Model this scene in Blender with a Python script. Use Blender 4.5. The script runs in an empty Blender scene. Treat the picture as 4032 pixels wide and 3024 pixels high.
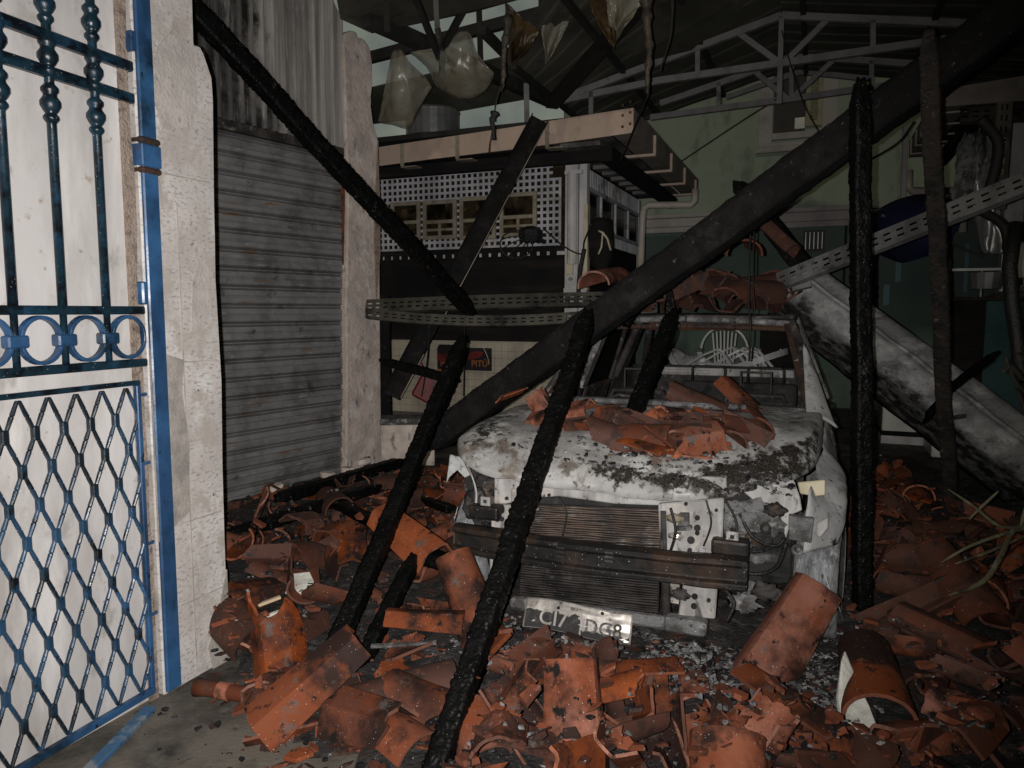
import bpy, math, random
import numpy as np
from mathutils import Vector, Matrix, noise

# ------------------------------------------------------------------ camera, sky, light
scene = bpy.context.scene
col = scene.collection
R = math.radians
F = 2900.0                      # focal length in pixels of the 4032 px wide photograph
PITCH = R(5.63)
CAMZ = 1.5
cam_data = bpy.data.cameras.new('camera')
cam = bpy.data.objects.new('camera', cam_data)
col.objects.link(cam)
cam.location = (0, 0, CAMZ)
cam.rotation_euler = (R(90) - PITCH, 0, 0)
cam_data.sensor_width = 36.0
cam_data.lens = 36.0 * F / 4032
cam_data.clip_start = 0.05
cam_data.clip_end = 500
scene.camera = cam

scene.view_settings.view_transform = 'Standard'
scene.view_settings.look = 'None'
scene.view_settings.exposure = 0.0
scene.view_settings.gamma = 1.0
scene.cycles.use_denoising = True
scene.cycles.max_bounces = 6
scene.cycles.transparent_max_bounces = 8
scene.cycles.caustics_reflective = False
scene.cycles.caustics_refractive = False
scene.cycles.sample_clamp_indirect = 4.0

world = bpy.data.worlds.new('World')
scene.world = world
world.use_nodes = True
nt = world.node_tree
nt.nodes.clear()
def wn(t, **kw):
    n = nt.nodes.new(t)
    for k, v in kw.items(): setattr(n, k, v)
    return n
w_out = wn('ShaderNodeOutputWorld')
w_bg = wn('ShaderNodeBackground')
w_sky = wn('ShaderNodeTexSky', sky_type='NISHITA', sun_disc=False)
w_sky.sun_elevation = R(-4)
w_sky.sun_rotation = R(205)
w_bg2 = wn('ShaderNodeBackground')
w_bg2.inputs['Strength'].default_value = 0.006
w_add = wn('ShaderNodeAddShader')
w_tc = wn('ShaderNodeTexCoord')
w_dot = wn('ShaderNodeVectorMath', operation='DOT_PRODUCT')
w_dot.inputs[1].default_value = Vector((-0.22, 1.0, 0.30)).normalized()
w_glow = wn('ShaderNodeMapRange', interpolation_type='SMOOTHSTEP')      # town-lit sky bright only ahead, dimmed elsewhere to hold down ambient light
w_glow.inputs['From Min'].default_value = 0.72
w_glow.inputs['From Max'].default_value = 0.97
w_glow.inputs['To Min'].default_value = 0.035
w_glow.inputs['To Max'].default_value = 1.0
w_noise = wn('ShaderNodeTexNoise')
w_noise.inputs['Scale'].default_value = 9.0
w_noise.inputs['Detail'].default_value = 4.0
w_ramp = wn('ShaderNodeValToRGB')
w_ramp.color_ramp.elements[0].position = 0.38
w_ramp.color_ramp.elements[0].color = (0.112, 0.130, 0.120, 1)
w_ramp.color_ramp.elements[1].position = 0.62
w_ramp.color_ramp.elements[1].color = (0.190, 0.205, 0.168, 1)
w_sepd = wn('ShaderNodeSeparateXYZ')
nt.links.new(w_tc.outputs['Generated'], w_dot.inputs[0])
nt.links.new(w_dot.outputs['Value'], w_glow.inputs['Value'])
nt.links.new(w_tc.outputs['Generated'], w_noise.inputs['Vector'])
nt.links.new(w_noise.outputs['Fac'], w_ramp.inputs['Fac'])
nt.links.new(w_ramp.outputs['Color'], w_bg.inputs['Color'])
nt.links.new(w_glow.outputs['Result'], w_bg.inputs['Strength'])
nt.links.new(w_sky.outputs['Color'], w_bg2.inputs['Color'])
nt.links.new(w_bg.outputs[0], w_add.inputs[0])
nt.links.new(w_bg2.outputs[0], w_add.inputs[1])
nt.links.new(w_add.outputs[0], w_out.inputs['Surface'])

# far street glow from behind the viewer (the one sun lamp, very weak: it is night)
sun_d = bpy.data.lights.new('sun', 'SUN')
sun_d.energy = 0.15
sun_d.angle = R(2.0)
sun_d.color = (1.0, 0.93, 0.70)
sun = bpy.data.objects.new('sun', sun_d)
col.objects.link(sun)
sun.rotation_euler = Vector((0.42, 1.0, -0.34)).to_track_quat('-Z', 'Y').to_euler()

# the flash of the phone the picture was taken with, a few centimetres left of its lens
fl_d = bpy.data.lights.new('phone_flash', 'SPOT')
fl_d.energy = 745.0
fl_d.color = (1.0, 0.968, 0.95)
fl_d.shadow_soft_size = 0.006
fl_d.spot_size = R(118)
fl_d.spot_blend = 1.0
fl_d.use_nodes = True
fnt = fl_d.node_tree
f_em = [n for n in fnt.nodes if n.type == 'EMISSION'][0]
f_fo = fnt.nodes.new('ShaderNodeLightFalloff')
f_fo.inputs['Strength'].default_value = 1.0
f_fo.inputs['Smooth'].default_value = 5.0
fnt.links.new(f_fo.outputs['Quadratic'], f_em.inputs['Strength'])
fl = bpy.data.objects.new('phone_flash', fl_d)
col.objects.link(fl)
fl.location = (-0.042, 0.0, CAMZ + 0.006)
fl.rotation_euler = Vector((-0.24, 1.0, -0.12)).to_track_quat('-Z', 'Y').to_euler()

# ------------------------------------------------------------------ helpers
def ray(px, py):
    xc = (px - 2016) / F; yc = (1512 - py) / F
    return Vector((xc, math.cos(PITCH) + yc * math.sin(PITCH), -math.sin(PITCH) + yc * math.cos(PITCH)))
CAM = Vector((0, 0, CAMZ))
def at(px, py, Y):
    d = ray(px, py); return CAM + d * (Y / d.y)
def gz(px, py, z):
    d = ray(px, py); return CAM + d * ((z - CAMZ) / d.z)
def pl(px, py, p, n):
    d = ray(px, py); return CAM + d * ((p - CAM).dot(n) / d.dot(n))
GA = R(22.4)
U = Vector((math.sin(GA), math.cos(GA), 0)); V = Vector((math.cos(GA), -math.sin(GA), 0))
WA = R(34.4)
W = Vector((math.sin(WA), math.cos(WA), 0)); WN = Vector((W.y, -W.x, 0))
rng = random.Random(7)

class MB:
    def __init__(s): s.v = []; s.f = []; s.m = Matrix.Identity(4)
    def add(s, vs, fs):
        b = len(s.v)
        s.v += [tuple(s.m @ Vector(v)) for v in vs]
        s.f += [tuple(b + i for i in f) for f in fs]
        return s
    def box(s, c, d, rot=None):
        x, y, z = d[0]/2, d[1]/2, d[2]/2
        vs = [Vector((a*x, b*y, e*z)) for a in (-1, 1) for b in (-1, 1) for e in (-1, 1)]
        if rot is not None: vs = [rot @ v for v in vs]
        c = Vector(c)
        return s.add([c + v for v in vs], [(0,1,3,2),(4,6,7,5),(0,4,5,1),(2,3,7,6),(0,2,6,4),(1,5,7,3)])
    def b2(s, x0, x1, y0, y1, z0, z1):
        return s.box(((x0+x1)/2,(y0+y1)/2,(z0+z1)/2),(abs(x1-x0),abs(y1-y0),abs(z1-z0)))
    def bar(s, p0, p1, w, h, up=(0,0,1), w1=None, h1=None):
        p0, p1 = Vector(p0), Vector(p1); d = (p1-p0).normalized(); up = Vector(up)
        if abs(d.dot(up)) > .98: up = Vector((0,1,0))
        a = d.cross(up).normalized(); b = a.cross(d).normalized()
        w1 = w if w1 is None else w1; h1 = h if h1 is None else h1
        vs = [p0+a*i*w/2+b*j*h/2 for i, j in ((-1,-1),(1,-1),(1,1),(-1,1))] + [p1+a*i*w1/2+b*j*h1/2 for i, j in ((-1,-1),(1,-1),(1,1),(-1,1))]
        return s.add(vs, [(3,2,1,0),(4,5,6,7),(0,1,5,4),(1,2,6,5),(2,3,7,6),(3,0,4,7)])
    def path(s, pts, w, h, up=(0,0,1)):
        for a, b in zip(pts, pts[1:]): s.bar(a, b, w, h, up)
        return s
    def tube(s, pts, r, n=8, cap=True):
        pts = [Vector(p) for p in pts]; rs = r if isinstance(r, (list, tuple)) else [r]*len(pts)
        vs, fs = [], []; pa = None
        for i, p in enumerate(pts):
            d = (pts[min(i+1, len(pts)-1)] - pts[max(i-1, 0)]).normalized()
            if pa is None:
                a = d.cross(Vector((0,0,1)) if abs(d.z) < .9 else Vector((0,1,0))).normalized()
            else: a = (pa - d*pa.dot(d)).normalized()
            pa = a; b = d.cross(a)
            for k in range(n):
                t = 2*math.pi*k/n; vs.append(p + (a*math.cos(t) + b*math.sin(t))*rs[i])
        for i in range(len(pts)-1):
            for k in range(n):
                fs.append((i*n+k, i*n+(k+1) % n, (i+1)*n+(k+1) % n, (i+1)*n+k))
        if cap: fs += [tuple(range(n))[::-1], tuple((len(pts)-1)*n+k for k in range(n))]
        return s.add(vs, fs)
    def lathe(s, prof, c=(0,0,0), n=14):
        c = Vector(c); vs, fs = [], []
        for r, z in prof:
            for k in range(n):
                t = 2*math.pi*k/n; vs.append(c + Vector((r*math.cos(t), r*math.sin(t), z)))
        for i in range(len(prof)-1):
            for k in range(n): fs.append((i*n+k, i*n+(k+1) % n, (i+1)*n+(k+1) % n, (i+1)*n+k))
        fs += [tuple(range(n))[::-1], tuple((len(prof)-1)*n+k for k in range(n))]
        return s.add(vs, fs)
    def prism(s, pts, off):
        pts = [Vector(p) for p in pts]; n = len(pts); off = Vector(off)
        return s.add(pts + [p+off for p in pts], [tuple(range(n))[::-1], tuple(range(n, 2*n))] + [(i, (i+1) % n, n+(i+1) % n, n+i) for i in range(n)])
    def grid(s, fn, nu, nv):
        vs = [fn(i/nu, j/nv) for j in range(nv+1) for i in range(nu+1)]
        fs = [(j*(nu+1)+i, j*(nu+1)+i+1, (j+1)*(nu+1)+i+1, (j+1)*(nu+1)+i) for j in range(nv) for i in range(nu)]
        return s.add(vs, fs)
    def build(s, name, m, parent=None, smooth=False, bevel=0, thick=0, seg=1):
        me = bpy.data.meshes.new(name)
        me.from_pydata([tuple(v) for v in s.v], [], s.f); me.update()
        import bmesh
        bm = bmesh.new(); bm.from_mesh(me); bmesh.ops.recalc_face_normals(bm, faces=bm.faces); bm.to_mesh(me); bm.free()
        if smooth:
            for p in me.polygons: p.use_smooth = True
        me.materials.append(m)
        o = bpy.data.objects.new(name, me); col.objects.link(o)
        if parent: o.parent = parent
        if thick:
            md = o.modifiers.new('solid', 'SOLIDIFY'); md.thickness = thick; md.offset = 0
        if bevel:
            md = o.modifiers.new('bevel', 'BEVEL'); md.width = bevel; md.segments = seg; md.limit_method = 'ANGLE'; md.angle_limit = R(40)
        return o

def tag(o, label=None, cat=None, group=None, kind=None):
    if label: o['label'] = label
    if cat: o['category'] = cat
    if group: o['group'] = group
    if kind or cat: o['kind'] = kind or 'thing'
    return o
def thing(name, label, cat, loc=(0,0,0), rz=0.0, group=None):
    o = bpy.data.objects.new(name, None); col.objects.link(o)
    o.location = loc; o.rotation_euler = (0, 0, rz); o.empty_display_size = .1
    return tag(o, label, cat, group)
def copy_tree(o, parent=None):
    c = o.copy(); col.objects.link(c); c.parent = parent
    for ch in list(o.children): copy_tree(ch, c)
    return c
def fbm(p, s=1.0, o=4): return noise.fractal(Vector(p)*s, 1.0, 2.0, o)

# ------------------------------------------------------------------ materials
def mat(name, base, layers=(), rough=.8, metal=0.0, bump=None, specks=None, rough_var=0.0, trans=0.0, spec=.4, rand=False, coat=0.0):
    """base colour, then layers (colour, scale, lo, hi, stretch xyz, detail) of noise-shaped stains"""
    m = bpy.data.materials.new(name); m.use_nodes = True
    t = m.node_tree; N = t.nodes; L = t.links; N.clear()
    out = N.new('ShaderNodeOutputMaterial'); bs = N.new('ShaderNodeBsdfPrincipled')
    L.new(bs.outputs[0], out.inputs[0])
    tc = N.new('ShaderNodeTexCoord'); vec = tc.outputs['Object']
    if rand:
        oi = N.new('ShaderNodeObjectInfo'); mu = N.new('ShaderNodeMath'); mu.operation = 'MULTIPLY'; mu.inputs[1].default_value = 57.0
        L.new(oi.outputs['Random'], mu.inputs[0])
        va = N.new('ShaderNodeVectorMath'); va.operation = 'ADD'
        L.new(vec, va.inputs[0]); L.new(mu.outputs[0], va.inputs[1]); vec = va.outputs[0]
    rgb = N.new('ShaderNodeRGB'); rgb.outputs[0].default_value = (*base, 1); c = rgb.outputs[0]
    if rand:
        hs = N.new('ShaderNodeHueSaturation'); L.new(c, hs.inputs['Color'])
        mr = N.new('ShaderNodeMapRange'); mr.inputs['To Min'].default_value = .30; mr.inputs['To Max'].default_value = 1.10
        L.new(oi.outputs['Random'], mr.inputs['Value']); L.new(mr.outputs[0], hs.inputs['Value'])
        m3 = N.new('ShaderNodeMath'); m3.operation = 'MULTIPLY'; m3.inputs[1].default_value = 7.31
        fr = N.new('ShaderNodeMath'); fr.operation = 'FRACT'; L.new(oi.outputs['Random'], m3.inputs[0]); L.new(m3.outputs[0], fr.inputs[0])
        mr2 = N.new('ShaderNodeMapRange'); mr2.inputs['To Min'].default_value = .75; mr2.inputs['To Max'].default_value = 1.1
        L.new(fr.outputs[0], mr2.inputs['Value']); L.new(mr2.outputs[0], hs.inputs['Saturation'])
        c = hs.outputs[0]
    for i, ly in enumerate(layers):
        colr, sc, lo, hi = ly[:4]; st = ly[4] if len(ly) > 4 else (1,1,1); det = ly[5] if len(ly) > 5 else 6
        mp = N.new('ShaderNodeMapping'); mp.inputs['Scale'].default_value = st; mp.inputs['Location'].default_value = (i*7.3, i*3.1, i*1.7)
        L.new(vec, mp.inputs['Vector'])
        nz = N.new('ShaderNodeTexNoise'); nz.inputs['Scale'].default_value = sc; nz.inputs['Detail'].default_value = det; nz.inputs['Roughness'].default_value = .62
        L.new(mp.outputs[0], nz.inputs['Vector'])
        mr = N.new('ShaderNodeMapRange'); mr.inputs['From Min'].default_value = lo; mr.inputs['From Max'].default_value = hi
        L.new(nz.outputs['Fac'], mr.inputs['Value'])
        mx = N.new('ShaderNodeMix'); mx.data_type = 'RGBA'; L.new(mr.outputs[0], mx.inputs[0]); L.new(c, mx.inputs[6])
        mx.inputs[7].default_value = (*colr, 1); c = mx.outputs[2]
    if specks:
        for scl, thr, colr in specks:
            vo = N.new('ShaderNodeTexVoronoi'); vo.inputs['Scale'].default_value = scl; L.new(vec, vo.inputs['Vector'])
            nz = N.new('ShaderNodeTexNoise'); nz.inputs['Scale'].default_value = scl*.22; L.new(vec, nz.inputs['Vector'])
            mm = N.new('ShaderNodeMath'); mm.operation = 'MULTIPLY'; mm.inputs[1].default_value = 2*thr; L.new(nz.outputs['Fac'], mm.inputs[0])
            sx = N.new('ShaderNodeSeparateColor'); L.new(vo.outputs['Color'], sx.inputs[0])
            m4 = N.new('ShaderNodeMath'); m4.operation = 'MULTIPLY'; L.new(sx.outputs[0], m4.inputs[0]); L.new(mm.outputs[0], m4.inputs[1])
            lt = N.new('ShaderNodeMath'); lt.operation = 'LESS_THAN'; L.new(vo.outputs['Distance'], lt.inputs[0]); L.new(m4.outputs[0], lt.inputs[1])
            mx = N.new('ShaderNodeMix'); mx.data_type = 'RGBA'; L.new(lt.outputs[0], mx.inputs[0]); L.new(c, mx.inputs[6]); mx.inputs[7].default_value = (*colr, 1); c = mx.outputs[2]
    L.new(c, bs.inputs['Base Color'])
    bs.inputs['Roughness'].default_value = rough; bs.inputs['Metallic'].default_value = metal
    bs.inputs['Specular IOR Level'].default_value = spec
    if coat: bs.inputs['Coat Weight'].default_value = coat; bs.inputs['Coat Roughness'].default_value = .25
    if rough_var:
        nz = N.new('ShaderNodeTexNoise'); nz.inputs['Scale'].default_value = 14; nz.inputs['Detail'].default_value = 5; L.new(vec, nz.inputs['Vector'])
        mr = N.new('ShaderNodeMapRange'); mr.inputs['From Min'].default_value = .3; mr.inputs['From Max'].default_value = .7
        mr.inputs['To Min'].default_value = max(.05, rough-rough_var); mr.inputs['To Max'].default_value = min(1, rough+rough_var)
        L.new(nz.outputs['Fac'], mr.inputs['Value']); L.new(mr.outputs[0], bs.inputs['Roughness'])
    if trans: bs.inputs['Transmission Weight'].default_value = trans
    if bump:
        kind, sc, stg, dist = bump[:4]
        if kind == 'v':
            tx = N.new('ShaderNodeTexVoronoi'); tx.inputs['Scale'].default_value = sc; tx.feature = 'DISTANCE_TO_EDGE'
            o = tx.outputs['Distance']
        else:
            tx = N.new('ShaderNodeTexNoise'); tx.inputs['Scale'].default_value = sc; tx.inputs['Detail'].default_value = 7; tx.inputs['Roughness'].default_value = .6
            o = tx.outputs['Fac']
        if len(bump) > 4:
            mp = N.new('ShaderNodeMapping'); mp.inputs['Scale'].default_value = bump[4]; L.new(vec, mp.inputs['Vector']); L.new(mp.outputs[0], tx.inputs['Vector'])
        else: L.new(vec, tx.inputs['Vector'])
        bp = N.new('ShaderNodeBump'); bp.inputs['Strength'].default_value = stg; bp.inputs['Distance'].default_value = dist
        L.new(o, bp.inputs['Height']); L.new(bp.outputs[0], bs.inputs['Normal'])
    return m

WH = (.62, .60, .57); SOOT = (.012, .011, .010); ASH = (.34, .33, .32)
M = {}
M['concrete'] = mat('dark_concrete', (.140,.122,.098), [((.035,.032,.028),2.2,.45,.62),((.16,.15,.13),5,.55,.75),((.02,.018,.016),9,.60,.70)], rough=.75, bump=('n',60,.35,.01), rough_var=.2)
M['bed'] = mat('burnt_bed', (.035,.031,.029), [((.11,.10,.095),9,.52,.66),((.09,.035,.018),6,.55,.68),((.008,.008,.008),14,.5,.62)], rough=.9, bump=('n',55,1,.03), specks=[(70,.16,(.5,.5,.48))])
M['marble'] = mat('stained_marble', (.53,.51,.495), [((.37,.345,.325),3.0,.42,.66,(1,1,.30)),((.64,.62,.60),7,.5,.72,(1,1,.2)),((.27,.245,.22),5.5,.58,.72,(1,1,.6)),((.34,.28,.22),11,.64,.72),((.30,.28,.26),26,.66,.74)], rough=.32, bump=('n',18,.12,.01), rough_var=.15)
M['plaster_edge'] = mat('rough_plaster', (.33,.26,.21), [((.16,.12,.10),24,.5,.65)], rough=.95, bump=('n',90,.8,.02))
M['pillar_tile'] = mat('grimy_white_tile', (.55,.515,.485), [((.42,.385,.355),2.2,.40,.60),((.64,.62,.60),9,.52,.72,(1,1,.4)),((.27,.25,.235),44,.52,.66,(1,1,2)),((.40,.36,.32),7,.52,.62),((.26,.235,.21),4.2,.60,.72,(1.4,1,.7)),((.15,.13,.11),24,.665,.72)], rough=.45, bump=('n',25,.2,.01), rough_var=.15)
M['grout_light'] = mat('pillar_grout', (.40,.37,.34), [((.30,.275,.25),9,.45,.6)], rough=.9)
M['bare_cement'] = mat('bare_cement', (.36,.33,.29), [((.24,.22,.20),7,.45,.6)], rough=.95, bump=('n',80,.5,.01))
M['blue'] = mat('blue_gate_paint', (.022,.066,.150), [((.008,.022,.040),3,.46,.60,(1,1,.5)),((.040,.125,.27),3,.5,.7),((.09,.045,.03),13,.66,.71),((.006,.014,.022),18,.62,.68)], rough=.38, rough_var=.12, bump=('n',45,.15,.005), spec=.5)
M['blue_dark'] = mat('scorched_blue_paint', (.008,.024,.036), [((.012,.044,.080),9,.50,.64),((.004,.006,.009),14,.45,.60)], rough=.34, rough_var=.12, bump=('n',60,.25,.006), specks=[(90,.10,(.5,.5,.48))])
M['blue_mid'] = mat('scorched_gate_paint', (.018,.058,.115), [((.006,.013,.019),2.2,.42,.56),((.032,.105,.225),4,.56,.70),((.003,.005,.007),14,.54,.62)], rough=.36, rough_var=.12, bump=('n',60,.25,.006), spec=.5, specks=[(90,.07,(.40,.40,.38))])
M['sootwhite'] = mat('sooted_boards', (.16,.155,.15), [((.05,.047,.045),4,.42,.6)], rough=.7)
M['rust_dark'] = mat('dark_rust', (.055,.028,.017), [((.018,.014,.012),14,.45,.6),((.30,.27,.23),22,.64,.70)], rough=.85, bump=('n',90,.5,.01))
M['strand'] = mat('burnt_drip', (.075,.060,.045), [((.03,.024,.018),14,.45,.6),((.16,.14,.11),20,.6,.7)], rough=.5, bump=('n',40,.6,.02))
M['pillar_bare'] = mat('worn_render', (.46,.425,.39), [((.34,.31,.285),6,.42,.62),((.26,.235,.21),30,.60,.70)], rough=.95, bump=('n',70,.5,.01))
M['blue_chip'] = mat('chipped_blue_paint', (.05,.12,.22), [((.20,.22,.24),7,.50,.60),((.03,.03,.03),9,.58,.66)], rough=.6)
M['rust'] = mat('rust', (.16,.055,.025), [((.05,.025,.016),12,.45,.6),((.24,.10,.05),26,.55,.7)], rough=.85, bump=('n',90,.5,.01))
M['shutter'] = mat('shutter_steel', (.215,.212,.208), [((.115,.112,.108),3,.45,.65),((.30,.295,.285),9,.55,.75,(1,1,3)),((.19,.11,.065),4.5,.60,.70,(.6,1,4)),((.03,.03,.03),5,.62,.74)], rough=.5, metal=.1, rough_var=.15, bump=('n',40,.08,.005))
M['corr'] = mat('scorched_corrugated', (.38,.355,.33), [((.19,.175,.16),2.0,.40,.60,(6,1,.22)),((.075,.072,.068),.75,.47,.60,(1.6,1,.8)),((.46,.44,.41),8,.58,.72,(5,1,.3))], rough=.6, bump=('n',30,.1,.01))
M['plaster2'] = mat('burnt_plaster', (.58,.49,.43), [((.42,.36,.32),5,.42,.62),((.68,.62,.57),7,.52,.7),((.20,.165,.15),11,.58,.70,(1,1,.6))], rough=.9, bump=('n',22,.5,.03))
M['char'] = mat('charred_timber', (.0032,.0031,.003), [((.008,.0078,.0075),18,.52,.70),((.085,.080,.075),8,.66,.71,(1,1,.6),9)], rough=.5, bump=('v',46,.7,.008), specks=[(80,.075,(.55,.55,.53)),(30,.040,(.40,.39,.38))], spec=.13, rough_var=.15)
M['char_grey'] = mat('ashy_timber', (.0075,.0072,.007), [((.021,.020,.019),3,.46,.66,(1,1,1)),((.009,.008,.008),15,.45,.6),((.085,.075,.065),22,.64,.72)], rough=.85, bump=('n',60,.8,.012), spec=.15, specks=[(60,.07,(.32,.32,.31))])
M['char_bark'] = mat('half_burnt_timber', (.030,.023,.018), [((.012,.011,.010),7,.48,.60),((.15,.125,.10),14,.62,.74)], rough=.85, bump=('n',40,.9,.02), specks=[(50,.07,(.5,.5,.48))])
M['tile'] = mat('terracotta', (.265,.066,.020), [((.165,.042,.015),6,.40,.66),((.025,.012,.009),3.6,.46,.58),((.34,.105,.045),11,.62,.76),((.10,.085,.075),9,.60,.70,(1,1,1),8),((.010,.009,.008),12,.59,.66)], rough=.78, bump=('n',70,.25,.006), specks=[(90,.12,(.55,.51,.47)),(33,.035,(.5,.47,.44)),(40,.06,(.02,.018,.016))], rand=True, rough_var=.1, spec=.2)
M['tile_soot'] = mat('sooty_terracotta', (.105,.028,.011), [((.07,.028,.017),6,.40,.62),((.02,.014,.012),9,.52,.68),((.24,.09,.045),12,.62,.76)], rough=.8, bump=('n',70,.25,.006), specks=[(70,.10,(.5,.47,.44))], rand=True)
M['carwhite'] = mat('burnt_car_paint', (.42,.425,.42), [((.36,.365,.36),5,.42,.62),((.60,.60,.585),9,.5,.7),((.19,.165,.145),7,.56,.64),((.045,.038,.033),10,.585,.655),((.02,.018,.016),26,.64,.70)], rough=.62, bump=('n',30,.22,.008), specks=[(30,.13,(.05,.045,.04))], rough_var=.15)
M['hood'] = mat('burnt_hood', (.405,.398,.382), [((.25,.242,.23),3.2,.42,.58),((.53,.53,.515),7,.52,.66),((.17,.145,.12),6,.57,.64,(1,.5,1)),((.075,.066,.058),20,.60,.66),((.17,.105,.062),5,.61,.68)], rough=.5, bump=('n',35,.3,.008), specks=[(26,.10,(.05,.045,.04))], rough_var=.2)
def soot_mask(m, attr, colr, sc=34, lo=.50, hi=.56):
    t = m.node_tree; N = t.nodes; L = t.links; bs = [n for n in N if n.type == 'BSDF_PRINCIPLED'][0]
    src = bs.inputs['Base Color'].links[0].from_socket
    at_ = N.new('ShaderNodeAttribute'); at_.attribute_name = attr; tc = N.new('ShaderNodeTexCoord')
    nz = N.new('ShaderNodeTexNoise'); nz.inputs['Scale'].default_value = sc; nz.inputs['Detail'].default_value = 8; nz.inputs['Roughness'].default_value = .7
    L.new(tc.outputs['Object'], nz.inputs['Vector'])
    ad = N.new('ShaderNodeMath'); ad.operation = 'ADD'; L.new(at_.outputs['Fac'], ad.inputs[0]); L.new(nz.outputs['Fac'], ad.inputs[1])
    mr = N.new('ShaderNodeMapRange'); mr.inputs['From Min'].default_value = lo+.5; mr.inputs['From Max'].default_value = hi+.5; L.new(ad.outputs[0], mr.inputs['Value'])
    n2 = N.new('ShaderNodeTexNoise'); n2.inputs['Scale'].default_value = 150; n2.inputs['Detail'].default_value = 7; L.new(tc.outputs['Object'], n2.inputs['Vector'])
    rp = N.new('ShaderNodeValToRGB'); e = rp.color_ramp.elements; e[0].position = .40; e[0].color = (.012,.011,.010,1); e[1].position = .68; e[1].color = (*colr, 1); L.new(n2.outputs['Fac'], rp.inputs['Fac'])
    mx = N.new('ShaderNodeMix'); mx.data_type = 'RGBA'; L.new(mr.outputs[0], mx.inputs[0]); L.new(src, mx.inputs[6]); L.new(rp.outputs[0], mx.inputs[7]); L.new(mx.outputs[2], bs.inputs['Base Color'])
soot_mask(M['hood'], 'soot', (.065,.056,.044), 22, .36, .47)
M['panelwhite'] = mat('burnt_panel_white', (.43,.42,.405), [((.27,.26,.25),7,.42,.58,(1.6,1,.6)),((.52,.47,.41),5,.54,.70),((.10,.088,.078),11,.57,.66,(1.5,1,.6)),((.05,.045,.042),26,.62,.68)], rough=.7, bump=('n',50,.25,.006), specks=[(60,.12,(.03,.03,.03))])
M['carburnt'] = mat('scorched_steel', (.052,.046,.042), [((.016,.015,.014),6,.42,.58),((.17,.155,.14),12,.58,.70),((.10,.055,.032),7,.60,.70)], rough=.75, bump=('n',50,.3,.01), specks=[(80,.09,(.5,.5,.48))])
M['carblack'] = mat('sooty_interior', (.022,.022,.022), [((.055,.05,.046),7,.5,.68),((.008,.008,.008),12,.5,.6)], rough=.85, bump=('n',50,.5,.02))
M['rustbeam'] = mat('rusted_beam', (.013,.0125,.012), [((.060,.034,.020),2.2,.50,.62),((.008,.008,.008),5,.52,.62),((.13,.10,.08),14,.64,.72),((.14,.075,.04),7,.64,.74)], rough=.5, metal=.1, spec=.3, bump=('n',45,.3,.006), specks=[(70,.11,(.6,.58,.55))], rough_var=.15)
M['fins'] = mat('radiator_fins', (.135,.095,.075), [((.06,.048,.042),7,.42,.6),((.24,.22,.20),12,.58,.72)], rough=.6, metal=.3, specks=[(80,.1,(.5,.5,.5))])
M['fins_dark'] = mat('sooty_radiator_fins', (.055,.047,.042), [((.02,.018,.018),7,.45,.6),((.12,.11,.105),12,.6,.72)], rough=.6, metal=.3, specks=[(80,.1,(.5,.5,.5))])
M['wires'] = mat('tyre_wire', (.26,.265,.275), [((.12,.12,.123),9,.45,.6,(3,3,.15)),((.42,.43,.44),13,.52,.66,(3,3,.12)),((.05,.05,.05),30,.60,.68,(3,3,.06))], rough=.55, bump=('n',60,.8,.01,(4,4,.1)))
M['ashpanel'] = mat('ashen_grey', (.19,.19,.19), [((.07,.066,.062),8,.45,.58),((.36,.35,.335),14,.56,.68),((.03,.028,.026),18,.60,.67)], rough=.9, bump=('n',60,.8,.02), specks=[(60,.12,(.5,.5,.48))])
M['alu'] = mat('stained_aluminium', (.62,.58,.53), [((.35,.32,.29),9,.46,.62),((.10,.09,.08),16,.58,.68)], rough=.35, metal=.55, rough_var=.2)
M['platesoot'] = mat('plate_soot', (.032,.030,.029), [((.10,.095,.09),20,.55,.68)], rough=.8, bump=('n',90,.6,.01))
M['fascia'] = mat('pinkish_fascia', (.50,.375,.295), [((.42,.31,.245),2.5,.45,.65),((.36,.27,.215),7,.58,.72),((.58,.43,.34),4,.55,.7)], rough=.6, specks=[(12,.05,(.25,.2,.17))])
M['fascia_side'] = mat('weathered_fascia', (.29,.255,.215), [((.20,.175,.15),3,.45,.62)], rough=.7)
M['lattice'] = mat('white_lattice', (.54,.54,.57), [((.33,.33,.34),2.2,.42,.62),((.16,.13,.09),2.4,.58,.70),((.05,.045,.04),1.6,.60,.70)], rough=.6)
M['frame'] = mat('smoked_frame', (.30,.265,.205), [((.20,.165,.115),4,.42,.62),((.12,.09,.06),7,.60,.74)], rough=.6)
M['pane'] = mat('smoked_pane', (.030,.022,.012), [((.10,.072,.035),7,.52,.68),((.004,.004,.003),5,.5,.62)], rough=.15, spec=.5)
M['glass_dark'] = mat('dark_glass', (.012,.014,.014), [((.03,.035,.035),3,.5,.7)], rough=.1, spec=.5)
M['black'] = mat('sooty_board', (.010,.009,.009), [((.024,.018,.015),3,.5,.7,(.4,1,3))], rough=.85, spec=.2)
M['whitecol'] = mat('white_column', (.56,.545,.54), [((.40,.385,.375),6,.45,.65,(1,1,.5)),((.47,.40,.27),4,.60,.70)], rough=.6)
M['whitebox'] = mat('white_enamel', (.56,.55,.52), [((.48,.46,.42),3,.45,.65)], rough=.4)
M['cream'] = mat('cream_cover', (.56,.50,.36), [((.4,.34,.23),5,.5,.7)], rough=.5)
M['pvc'] = mat('beige_pvc', (.50,.45,.38), [((.36,.32,.27),4,.5,.66)], rough=.4)
M['green'] = mat('green_wall', (.36,.415,.315), [((.30,.36,.28),1.2,.42,.62),((.20,.235,.17),4,.55,.72,(1,1,.4))], rough=.9, bump=('n',30,.1,.01))
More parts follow.
